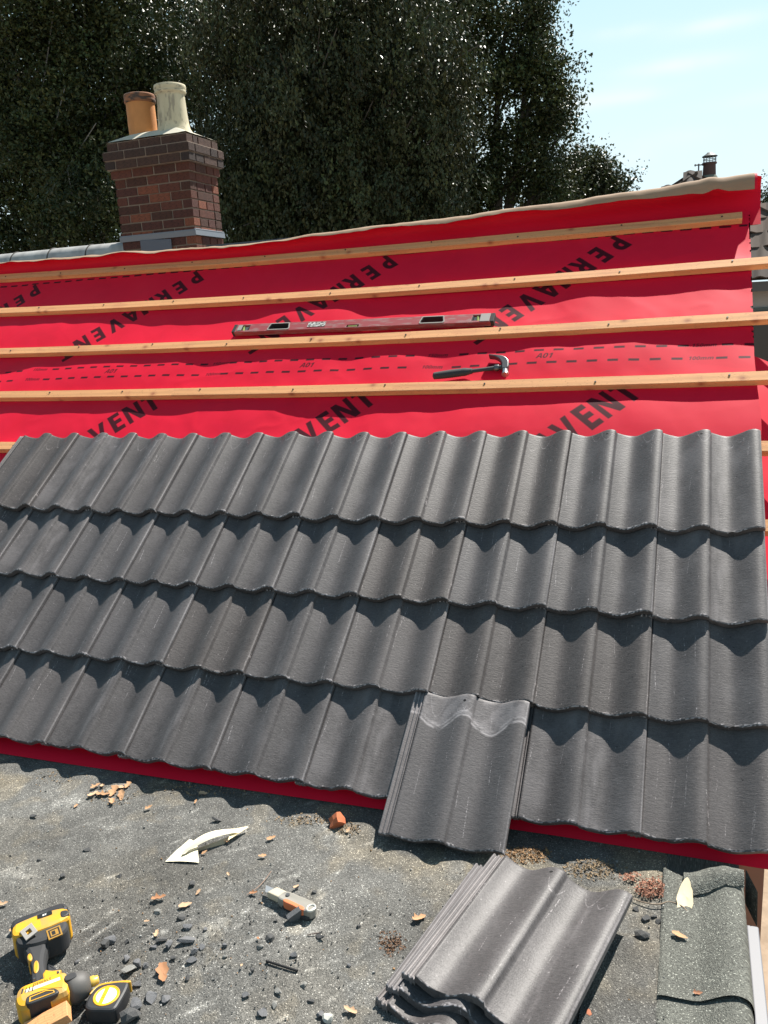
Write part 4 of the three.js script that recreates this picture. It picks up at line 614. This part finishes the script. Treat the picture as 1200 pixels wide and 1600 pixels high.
{
  const o = thing('brick_chimney', 'old red brick chimney with corbelled top and two clay pots', 'chimney');
  const X0 = -4.79, X1 = -4.02, ZF = -4.78, ZB = -5.25; const cx = (X0 + X1) / 2, cz = (ZF + ZB) / 2; o.position.set(cx, 1.2, cz);
  const W = X1 - X0, Dp = ZF - ZB; const r = rng(711); const CH = 0.0752;
  const mortar = std(0.31, 0.235, 0.185, 0.95, { bumpMap: grainBump, bumpScale: 0.003 });
  const core = [];
  const brickG = [0, 1, 2].map((k) => { const g = new RoundedBoxGeometry(1, 1, 1, 1, 0.03); return g; });
  const course = (y, w, d, k, mats, h = 0.0645) => {
    const L = 0.2235, J = 0.0135; const put = (x, z, bw, bd, e0, e1) => { if (e0) { x -= J / 4; bw += J / 2; } if (e1) { x += J / 4; bw += J / 2; } const m = part('brick', brickG[0], mats[Math.floor(r() * mats.length)], o); m.position.set(x + (r() - 0.5) * 0.002, y + h / 2 + (r() - 0.5) * 0.003, z + (r() - 0.5) * 0.002); m.scale.set(bw - J + (r() - 0.5) * 0.004, h + (r() - 0.5) * 0.003, bd); m.rotation.y = (r() - 0.5) * 0.012; };
    for (const s of [1, -1]) { let x = -w / 2, first = k % 2 ? L : L * 0.5; while (x < w / 2 - 0.02) { let b = Math.min(first, w / 2 - x); if (w / 2 - x - b < 0.05) b = w / 2 - x; put(x + b / 2, s * (d / 2 - 0.05), b, 0.1, x < -w / 2 + 0.001, x + b > w / 2 - 0.001); x += b; first = L; } }
    for (const s of [1, -1]) { let z = -d / 2 + 0.1 + 0.005, zz = d / 2 - 0.1 - 0.005, first = k % 2 ? L * 0.55 : L; while (z < zz - 0.015) { let b = Math.min(first, zz - z); if (zz - z - b < 0.05) b = zz - z; const m = part('brick', brickG[0], mats[Math.floor(r() * mats.length)], o); m.position.set(s * (w / 2 - 0.051), y + h / 2, z + b / 2); m.scale.set(0.1, h + (r() - 0.5) * 0.003, b - J); z += b; first = L; } }
    core.push(box(w - 0.022, CH + 0.001, d - 0.018, [0, y + CH / 2 - 0.004, 0]));
  };
  let y = 0.55, k = 0; const top0 = 2.545 - 1.2;
  const n = Math.round((top0 - y) / CH); y = top0 - n * CH;
  for (let i = 0; i < n; i++, k++) { course(y, W, Dp, k, i > n - 2 ? bricksRed.slice(0, 3) : bricksRed); y += CH; }
  course(y, W + 0.04, Dp + 0.04, k++, bricksRed.slice(0, 3)); y += CH; course(y, W + 0.10, Dp + 0.10, k++, bricksDark); y += CH; course(y, W + 0.115, Dp + 0.115, k++, bricksDark); y += CH; course(y, W + 0.045, Dp + 0.045, k++, bricksDark); y += CH;
  core.push(box(W - 0.014, 0.6, Dp - 0.014, [0, 0.25, 0]));
  part('mortar', merge(core), mortar, o);
  // rounded mortar cap
  const cap = sheet(40, 28, (a, b) => { const w = (W + 0.05) / 2, d = (Dp + 0.05) / 2, x = (a * 2 - 1) * w, z = (b * 2 - 1) * d; const e = Math.min(1 - Math.abs(a * 2 - 1), (1 - Math.abs(b * 2 - 1)) * 0.8); return [x, y - 0.004 + 0.10 * Math.pow(sst(-0.15, 0.62, e), 0.8) - 0.008 + 0.008 * (fbm(a * 6, b * 5, 721) - 0.5), z]; });
  part('flaunching', cap, new THREE.MeshStandardMaterial({ map: dataTex(128, 128, (i, j) => { const v = 0.40 + 0.16 * fbm(i / 20, j / 20, 722, 4); return [v, v * 0.92, v * 0.74]; }), roughness: 0.95, side: THREE.DoubleSide }), o);
  const pot = (px, pts, tex, name, rimMat) => { const g = new THREE.LatheGeometry(pts.map(([rr, yy]) => new THREE.Vector2(rr, yy)), 40); const m = part('chimney_pot', g, tex, o); m.userData.label = name; m.position.set(px, y + 0.078, 0.0); return m; };
  const buff = new THREE.MeshStandardMaterial({ map: dataTex(256, 256, (i, j) => { const n2 = fbm(i / 22, j / 30, 731, 4), s = sst(0.55, 0.72, fbm(i / 9, j / 14, 732, 4)) * 0.7; const v = 0.42 + 0.2 * n2; return [v * (1 - s * 0.55), v * 0.88 * (1 - s * 0.55), v * 0.60 * (1 - s * 0.5)]; }), roughness: 0.85, side: THREE.DoubleSide });
  const terra = new THREE.MeshStandardMaterial({ map: dataTex(256, 256, (i, j) => { const n2 = fbm(i / 26, j / 26, 741, 4); const v = 0.8 + 0.35 * n2; return [0.50 * v, 0.215 * v, 0.07 * v]; }), roughness: 0.8, side: THREE.DoubleSide });
  const terraDark = new THREE.MeshStandardMaterial({ map: dataTex(128, 64, (i, j) => { const s = sst(0.4, 0.65, fbm(i / 8, j / 6, 751, 4)); return [lerp(0.26, 0.07, s), lerp(0.115, 0.05, s), lerp(0.06, 0.04, s)]; }), roughness: 0.9, side: THREE.DoubleSide });
  const p1 = pot(-0.075 + 0.03 - 0.0, [[0.118, -0.08], [0.124, 0.0], [0.126, 0.1], [0.124, 0.30], [0.122, 0.305], [0.10, 0.305], [0.098, -0.05]], terra, 'orange clay pot with a dark crusted rim'); p1.position.x = -0.187;
  part('rim', new THREE.LatheGeometry([[0.122, 0.262], [0.136, 0.268], [0.138, 0.29], [0.132, 0.297], [0.136, 0.305], [0.138, 0.325], [0.132, 0.334], [0.112, 0.336], [0.102, 0.325], [0.10, 0.28]].map(([a, b]) => new THREE.Vector2(a, b)), 40), terraDark, p1);
  const p2 = pot(0.135, [[0.19, -0.075], [0.165, -0.03], [0.142, 0.01], [0.134, 0.06], [0.126, 0.16], [0.121, 0.27], [0.121, 0.29], [0.134, 0.296], [0.138, 0.308], [0.132, 0.318], [0.136, 0.326], [0.140, 0.345], [0.136, 0.362], [0.122, 0.366], [0.108, 0.36], [0.102, 0.2], [0.1, -0.05]], buff, 'buff stone-coloured clay pot with lichen stains'); p2.position.y += 0.005;
  // lead flashing round the base
  const lead = std(0.19, 0.20, 0.225, 0.5, { metalness: 0.35 }); const ly = 2.03 - 1.2;
  part('lead_flashing', merge([rbox(W + 0.03, 0.045, 0.006, 0.002, [0, ly, Dp / 2 + 0.010], [0.12, 0, 0]), rbox(0.006, 0.05, Dp + 0.03, 0.002, [W / 2 + 0.012, ly + 0.006, 0], [0, 0, 0.12]), rbox(W + 0.01, 0.012, 0.02, 0.003, [0, ly + 0.026, Dp / 2 + 0.002]), rbox(0.02, 0.012, Dp + 0.01, 0.003, [W / 2 + 0.004, ly + 0.032, 0])]), lead, o);
  part('lead_apron', rbox(W * 0.42, 0.10, 0.008, 0.003, [-0.02, ly - 0.075, Dp / 2 + 0.014], [0.05, 0, -0.04]), std(0.11, 0.12, 0.15, 0.55, { metalness: 0.3 }), o);
}
// main house roof behind, with its concrete ridge tiles
{
  const o = thing('slate_roof', 'old roof behind the chimney with pale grey half-round ridge tiles', 'roof');
  const Z = -4.95, Y = 1.965; o.position.set(-6.2, Y, Z);
  const sl = std(0.09, 0.09, 0.10, 0.8);
  const slope = (s) => { const g = new THREE.BoxGeometry(6.4, 0.03, 3.2); g.translate(0, -0.015, 1.6); g.rotateX(s * 36 * D2R); if (s < 0) { g.rotateY(Math.PI); g.rotateX(0); } return g; };
  const f = new THREE.BoxGeometry(4.4, 0.03, 2.6); f.translate(0, -0.03, 1.3); f.rotateX(30 * D2R); f.translate(-0.8, -0.02, 0); part('front_slope', f, sl, o);
  const b = new THREE.BoxGeometry(9.4, 0.03, 3.4); b.translate(0, -0.03, -1.7); b.rotateX(-32 * D2R); b.translate(1.7, -0.02, 0); part('back_slope', b, sl, o);
  const tex = dataTex(128, 128, (i, j) => { const v = 0.22 + 0.22 * fbm(i / 18, j / 18, 761, 4); return [v, v * 0.98, v * 0.95]; }); const m = new THREE.MeshStandardMaterial({ map: tex, roughness: 0.8, side: THREE.DoubleSide });
  const g = new THREE.CylinderGeometry(0.13, 0.13, 0.455, 24, 1, false, -Math.PI / 2, Math.PI); g.rotateX(-Math.PI / 2); g.rotateY(Math.PI / 2);
  const r = rng(771);
  for (let k = 0; k < 7; k++) { const t = part('ridge_tile', g, m, o); t.position.set(-4.79 - 0.235 - k * 0.447 + 6.2, -0.062 + (r() - 0.5) * 0.006, 0.0); t.rotation.set((r() - 0.5) * 0.03, (r() - 0.5) * 0.02, (r() - 0.5) * 0.012); part('mortar_joint', tf(new THREE.TorusGeometry(0.131, 0.007, 6, 24, Math.PI), { p: [-0.2245, 0, 0], r: [0, Math.PI / 2, 0] }), std(0.06, 0.055, 0.05, 0.95), t); }
}
// hipped house beyond the verge
{
  const o = thing('hipped_house', 'house beyond the verge with brown tiled hipped roof and grey rendered wall', 'house');
  const Z = -11.9; const ev = 1.42, pk = 2.98, half = 2.75; o.position.set(0.03, GND, Z);
  const y0 = ev - GND, y1 = pk - GND; const dz = 2.1;      // apex lies behind the eaves
  const k = (Z - dz - CAM.z) / (Z - CAM.z); const yA = (pk - CAM.y) * k + CAM.y - GND, hw = half;
  const apex = new THREE.Vector3(0, yA, -dz), L = new THREE.Vector3(-hw, y0, 0.0), Rr = new THREE.Vector3(hw, y0, 0.0);
  const brown = [std(0.085, 0.060, 0.046, 0.9), std(0.065, 0.048, 0.04, 0.9), std(0.11, 0.072, 0.054, 0.9), std(0.075, 0.058, 0.05, 0.9)];
  const plane = (pts) => { const g = new THREE.BufferGeometry(); const v = []; for (let i = 1; i < pts.length - 1; i++) v.push(pts[0], pts[i], pts[i + 1]); g.setFromPoints(v); g.computeVertexNormals(); return g; };
  const back = new THREE.Vector3(0, yA, -6), LB = new THREE.Vector3(-hw, y0, -8), RB = new THREE.Vector3(hw, y0, -8);
  part('roof_boarding', plane([L, Rr, apex]), brown[1], o); part('side_slope', plane([Rr, RB, back, apex]), brown[0], o); part('side_slope', plane([L, apex, back, LB]), brown[0], o);
  // tiles of the near hip, course by course
  const rise = yA - y0, slopeL = Math.hypot(rise, dz); const rows = 8, gauge = slopeL / rows; const pitch = Math.atan2(rise, dz); const r = rng(781);
  const tg = sheet(8, 1, (a, b) => { const x = (a - 0.5) * 0.30; const hgt = 0.03 * Math.max(0, Math.sin(a * Math.PI * 2 * 1.0 - 0.6)) ; return [x, hgt + 0.02 * (1 - b), -b * 1.12 * gauge]; }); const edge = sheet(8, 1, (a, b) => { const x = (a - 0.5) * 0.30; const hgt = 0.03 * Math.max(0, Math.sin(a * Math.PI * 2 - 0.6)); return [x, hgt + 0.02 - 0.025 * b, 0]; }); const tileG = merge([tg, edge]);
  for (let i = 0; i < rows; i++) { const t = i / rows, w = hw * (1 - (i + 0.6) / rows); for (let x = -w; x < w; x += 0.285) { if (x < -0.6) continue; const m = part('roof_tile', tileG, brown[Math.floor(r() * 4)], o); m.position.set(x + 0.14, y0 + rise * t + 0.02, -dz * t + 0.02); m.rotation.x = pitch + (r() - 0.5) * 0.02; m.rotation.y = 0; m.rotation.z = (r() - 0.5) * 0.02; } }
  const hip = (a, b, name) => { const n = 8; for (let i = 0; i < n; i++) { const p = a.clone().lerp(b, (i + 0.5) / n), d = b.clone().sub(a); const len = d.length() / n * 1.06; const g = new THREE.CylinderGeometry(0.11, 0.125, len, 12, 1, false, -Math.PI / 2, Math.PI); g.rotateX(Math.PI / 2); const m = part(name, g, brown[Math.floor(r() * 4)], o); m.position.copy(p); m.position.y += 0.02; m.lookAt(new THREE.Vector3().copy(m.position).add(d)); m.lookAt(m.position.clone().add(d).add(o.position)); } };
  hip(Rr, apex, 'hip_tile'); hip(L, apex, 'hip_tile'); hip(back, apex, 'ridge_tile');
  part('rendered_wall', box(hw * 2 - 0.5, y0 - 0.06, 7.4, [0, (y0 - 0.06) / 2, -4.0]), std(0.34, 0.33, 0.31, 0.9, { bumpMap: grainBump, bumpScale: 0.004 }), o);
  part('eaves_board', box(hw * 2, 0.14, 0.05, [0, y0 - 0.09, -0.06]), std(0.10, 0.095, 0.09, 0.8), o);
  const win = part('window', rbox(0.5, 1.1, 0.06, 0.01, [1.15, y0 - 0.95, -0.29]), std(0.09, 0.11, 0.10, 0.6), o); part('pane', box(0.4, 1.0, 0.02, [1.15, y0 - 0.95, -0.245]), std(0.03, 0.035, 0.04, 0.08), win);
  // flue pot with its wire cowl, on the ridge
  const zc = -3.2; const pb = atZ(1108, 276, Z + zc), pt = atZ(1110, 238, Z + zc); const H = pt.y - pb.y; const px = pb.x - o.position.x, py = pb.y - GND;
  const ch = part('chimney_pot', new THREE.LatheGeometry([[0.12, -0.35], [0.115, 0], [0.105, H * 0.5], [0.125, H * 0.52], [0.125, H * 0.58], [0.09, H * 0.58], [0.09, 0.0]].map(([a, b]) => new THREE.Vector2(a, b)), 20), std(0.09, 0.05, 0.045, 0.85), o); ch.position.set(px, py, zc);
  const wires = []; for (let i = 0; i < 12; i++) { const a = i / 12 * 6.283; wires.push(cyl(0.006, 0.006, H * 0.26, [Math.cos(a) * 0.105, H * 0.70, Math.sin(a) * 0.105], [0, 0, 0], 6)); } wires.push(tf(new THREE.TorusGeometry(0.105, 0.007, 6, 20), { p: [0, H * 0.7, 0], r: [Math.PI / 2, 0, 0] }));
  part('cowl_cage', merge(wires), std(0.22, 0.24, 0.24, 0.5, { metalness: 0.6 }), ch); part('cowl_cap', new THREE.LatheGeometry([[0.13, H * 0.82], [0.132, H * 0.845], [0.06, H * 0.95], [0.05, H * 0.99], [0, H]].map(([a, b]) => new THREE.Vector2(a, b)), 20), std(0.05, 0.06, 0.06, 0.6), ch);
  part('pot_mortar', new THREE.LatheGeometry([[0.30, -0.32], [0.22, -0.14], [0.12, 0.02], [0.11, 0.02]].map(([a, b]) => new THREE.Vector2(a, b)), 20), std(0.16, 0.17, 0.14, 0.95), ch);
  const am = atZ(1091, 283, Z + zc), at = atZ(1091, 256, Z + zc);
  const aerial = thing('tv_aerial', 'thin television aerial standing beside the far flue pot', 'aerial'); aerial.position.set(am.x, am.y - 0.6, Z + zc); const ah = at.y - am.y + 0.6;
  part('mast', cyl(0.012, 0.012, ah, [0, ah / 2, 0]), std(0.10, 0.10, 0.10, 0.5), aerial); part('boom', cyl(0.012, 0.012, 0.17, [0.01, ah - 0.02, 0], [0, 0, 1.52]), std(0.10, 0.10, 0.10, 0.5), aerial); for (const x of [-0.06, 0.0, 0.07]) part('dipole', cyl(0.008, 0.008, 0.24, [x, ah - 0.02, 0], [Math.PI / 2, 0, 0]), std(0.10, 0.10, 0.10, 0.5), aerial);
}

// ================================================================ TREES
const bark = new THREE.MeshStandardMaterial({ map: dataTex(128, 256, (i, j) => { const v = 0.05 + 0.07 * fbm(i / 8, j / 26, 801, 4); return [v, v * 0.86, v * 0.72]; }), roughness: 0.95 });
const barkPale = new THREE.MeshStandardMaterial({ map: dataTex(128, 256, (i, j) => { const n = fbm(i / 20, j / 5, 802, 4); const v = n > 0.56 ? 0.10 : 0.34 + 0.1 * n; return [v, v * 0.96, v * 0.9]; }), roughness: 0.9 });
function leafCluster(n, rad, len, wid, seed, droop) {
  const r = rng(seed), pos = [], nor = [];
  for (let k = 0; k < n; k++) {
    const c = new THREE.Vector3(r() - 0.5, r() - 0.5, r() - 0.5).multiplyScalar(2 * rad); if (droop) { c.x *= 0.6; c.z *= 0.6; c.y = -r() * rad * 2.2; }
    const d = new THREE.Vector3(r() - 0.5, (r() - 0.5) * 0.8 - (droop ? 0.9 : 0.25), r() - 0.5).normalize(), s = new THREE.Vector3(r() - 0.5, (r() - 0.5) * 0.7, r() - 0.5).cross(d).normalize();
    const L = len * (0.7 + 0.6 * r()), W = wid * (0.7 + 0.6 * r()); const nn = d.clone().cross(s).normalize(); const fold = nn.clone().multiplyScalar(W * 0.25);
    const a = c, b = c.clone().addScaledVector(d, L * 0.45).addScaledVector(s, W / 2).add(fold), e = c.clone().addScaledVector(d, L), f = c.clone().addScaledVector(d, L * 0.45).addScaledVector(s, -W / 2).add(fold);
    pos.push(...a.toArray(), ...b.toArray(), ...e.toArray(), ...a.toArray(), ...e.toArray(), ...f.toArray());
  }
  const g = new THREE.BufferGeometry(); g.setAttribute('position', new THREE.Float32BufferAttribute(pos, 3)); g.computeVertexNormals(); return g;
}
const clusters = { oak: leafCluster(16, 0.20, 0.085, 0.055, 811, false), birch: leafCluster(16, 0.16, 0.065, 0.045, 812, true), small: leafCluster(16, 0.16, 0.07, 0.045, 813, false) };
const leafMat = (r, g, b) => new THREE.MeshPhysicalMaterial({ color: lin(r, g, b), roughness: 0.42, specularIntensity: 0.45, transmission: 0.3, thickness: 0, side: THREE.DoubleSide });
// lobes are [photo x, photo y, distance towards -z, radius x, radius y, clusters]
function tree(name, label, kind, z, basePx, lobes, color, trunkR, bk, seed) {
  const r = rng(seed); const L = lobes.map(([px, py, dz, rx, ry, n]) => ({ c: atZ(px, py, z + dz), rx, ry, n }));
  const bp = atZ(basePx, 350, z); const o = thing(name, label, 'tree', undefined); o.position.set(bp.x, GND, z);
  const toL = (v) => v.clone().sub(o.position);
  const limbs = [], ends = []; const fork = toL(new THREE.Vector3(bp.x + 0.2, 0.6 + r(), z));
  const taper = (pts, r0, r1, seg = 12) => { const c = new THREE.CatmullRomCurve3(pts); const g = new THREE.TubeGeometry(c, seg, 1, 7); const p = g.attributes.position; for (let i = 0; i <= seg; i++) { const t = i / seg, q = c.getPointAt(t), rr = lerp(r0, r1, t); for (let k = 0; k <= 7; k++) { const id = i * 8 + k; p.setXYZ(id, q.x + (p.getX(id) - q.x) * rr, q.y + (p.getY(id) - q.y) * rr, q.z + (p.getZ(id) - q.z) * rr); } } return g; };
  limbs.push(taper([new THREE.Vector3(0, -0.1, 0), new THREE.Vector3(0.06, fork.y * 0.5, 0.05), fork], trunkR, trunkR * 0.75));
  for (const l of L) {
    const c = toL(l.c); const mid = fork.clone().lerp(c, 0.5).add(new THREE.Vector3((r() - 0.5) * 0.8, 0.4 * r(), (r() - 0.5) * 0.8)); limbs.push(taper([fork, mid, c], trunkR * 0.5, trunkR * 0.14));
    const nb = Math.max(5, Math.round(l.n / 160));
    for (let i = 0; i < nb; i++) { const a = r() * 6.28, e = (r() - 0.35) * 1.6; const d = new THREE.Vector3(Math.cos(a) * Math.cos(e) * l.rx, Math.sin(e) * l.ry, Math.sin(a) * Math.cos(e) * l.rx).multiplyScalar(0.75 + 0.3 * r()); const s0 = mid.clone().lerp(c, 0.3 + 0.7 * r()); const tip = c.clone().add(d); const m2 = s0.clone().lerp(tip, 0.5).add(new THREE.Vector3((r() - 0.5) * 0.3, 0.15 * r(), (r() - 0.5) * 0.3)); limbs.push(taper([s0, m2, tip], trunkR * 0.11, 0.008, 8)); ends.push([m2, tip, l]); }
  }
  part('trunk', merge(limbs), bk, o);
  const total = lobes.reduce((s, l) => s + l[5], 0); const im = new THREE.InstancedMesh(clusters[kind], leafMat(1, 1, 1), total); im.name = 'crown'; im.castShadow = im.receiveShadow = true;
  const m4 = new THREE.Matrix4(), q = new THREE.Quaternion(), col = new THREE.Color(); let k = 0;
  const per = kind === 'birch' ? 6 : 9; let hub, hubS = 1, hubC = 1;
  for (const l of L) { const c = toL(l.c);
    for (let i = 0; i < l.n; i++) {
      let v;
      if (i % per === 0) {                                                    // start a new spray: on a branch end or somewhere in the lobe
        const e = ends.length && r() < 0.45 ? ends[Math.floor(r() * ends.length)] : null;
        if (e && e[2] === l) hub = e[0].clone().lerp(e[1], 0.35 + 0.75 * r());
        else { const a = r() * 6.28, cz = r() * 2 - 1, sr = Math.sqrt(1 - cz * cz), rad = Math.pow(r(), 0.45); const bump = 0.72 + 0.6 * fbm(a * 1.7 + seed, cz * 3 + l.n, 821, 3); hub = c.clone().add(new THREE.Vector3(Math.cos(a) * sr * l.rx, cz * l.ry, Math.sin(a) * sr * l.rx * 0.9).multiplyScalar(rad * bump)); }
        hubS = 0.6 + 0.8 * r(); hubC = 0.55 + 0.9 * r();
      }
      if (kind === 'birch') v = hub.clone().add(new THREE.Vector3((r() + r() - 1) * 0.42 * hubS, -(i % per) * 0.09 * hubS - 0.25 * r(), (r() + r() - 1) * 0.42 * hubS));
      else { const g = () => (r() + r() + r() - 1.5) * 0.42 * hubS; v = hub.clone().add(new THREE.Vector3(g(), g() * 0.7, g())); }
      const s = 0.75 + 0.6 * r(); if (kind === 'birch') q.setFromEuler(new THREE.Euler((r() - 0.5) * 1.3, r() * 6.28, (r() - 0.5) * 1.3)); else q.setFromEuler(new THREE.Euler(r() * 6, r() * 6, r() * 6)); m4.compose(v, q, new THREE.Vector3(s, s, s)); im.setMatrixAt(k, m4); const b = (0.7 + 0.6 * r()) * hubC, yl = r(); col.setRGB(color[0] * b * (1 + 0.35 * yl), color[1] * b, color[2] * b); im.setColorAt(k, col); k++; } }
  im.count = k; im.userData = { kind: 'stuff' }; o.add(im); return o;
}
const GR = [0.050, 0.072, 0.024];
tree('leafy_tree', 'dark broadleaf tree with pale bare boughs behind the brick chimney', 'oak', -15, 60, [[40, 60, 0, 1.9, 1.8, 1500], [150, -20, -0.6, 1.9, 1.7, 1300], [70, 230, 0.5, 1.9, 1.6, 1400], [-60, 150, 0, 1.6, 2.0, 900], [180, 330, 0.8, 2.0, 1.3, 1300], [30, 380, 0.6, 1.8, 1.2, 900], [200, 130, -0.4, 1.7, 1.6, 1300]], GR, 0.26, barkPale, 831);
tree('birch_tree', 'tall birch with drooping fine foliage behind the ridge', 'birch', -13.5, 470, [[400, 40, 0, 1.5, 1.7, 1500], [540, -30, -0.3, 1.6, 1.8, 1500], [480, 150, 0.4, 1.5, 1.6, 1600], [380, 260, 0.3, 1.4, 1.3, 1300], [560, 260, 0.3, 1.4, 1.4, 1400], [640, 90, 0, 1.3, 1.6, 1300], [660, 230, 0, 1.0, 1.3, 700], [460, 340, 0.2, 1.5, 1.0, 900]], [0.052, 0.070, 0.028], 0.22, bark, 841);
tree('oak_tree', 'spreading oak with sky showing through its open branches', 'small', -16.5, 760, [[700, 20, 0, 1.5, 1.2, 1000], [790, 45, 0, 0.9, 1.0, 420], [838, 15, 0, 0.45, 0.6, 190], [842, 112, 0.2, 0.6, 0.6, 300], [775, 130, 0.3, 0.9, 0.7, 200], [864, 170, 0, 0.46, 0.5, 260], [842, 215, 0.2, 0.6, 0.5, 220], [740, 205, 0, 0.9, 0.8, 170], [800, 262, 0.4, 0.9, 0.5, 300], [690, 300, 0.5, 1.4, 0.9, 1000], [850, 292, 0.2, 0.6, 0.4, 240], [655, 120, 0, 1.1, 1.5, 600]], GR, 0.24, bark, 851);
tree('small_tree', 'low rounded tree standing to the open side of the oak', 'small', -19, 915, [[905, 290, 0, 0.75, 0.6, 520], [890, 268, 0, 0.4, 0.35, 140], [940, 300, 0, 0.6, 0.45, 330], [925, 272, 0, 0.35, 0.35, 120], [860, 305, 0, 0.7, 0.5, 330]], [0.052, 0.070, 0.026], 0.12, bark, 861);
tree('backing_tree', 'dense tree filling the gap behind the birch', 'oak', -20, 330, [[300, 60, 0, 3.0, 3.0, 2100], [430, -20, 0, 2.6, 2.4, 1500], [640, 0, 0, 1.7, 2.0, 1100], [690, 180, 0, 0.9, 1.2, 420], [480, 260, 0, 3.0, 2.0, 1700], [150, 260, 0, 3.0, 2.2, 1700], [560, 120, 0, 1.8, 2.4, 1100], [-20, 100, 0, 2.6, 3.0, 1400], [640, 330, 0, 1.7, 0.9, 800]], [0.042, 0.060, 0.022], 0.3, bark, 871);
tree('garden_shrub', 'distant green tree top beyond the tiled house', 'small', -26, 1230, [[1215, 330, 0, 1.0, 0.5, 420], [1260, 320, 0, 1.4, 0.8, 400]], [0.05, 0.072, 0.03], 0.1, bark, 881);

shade(scene);
renderer.render(scene, camera);
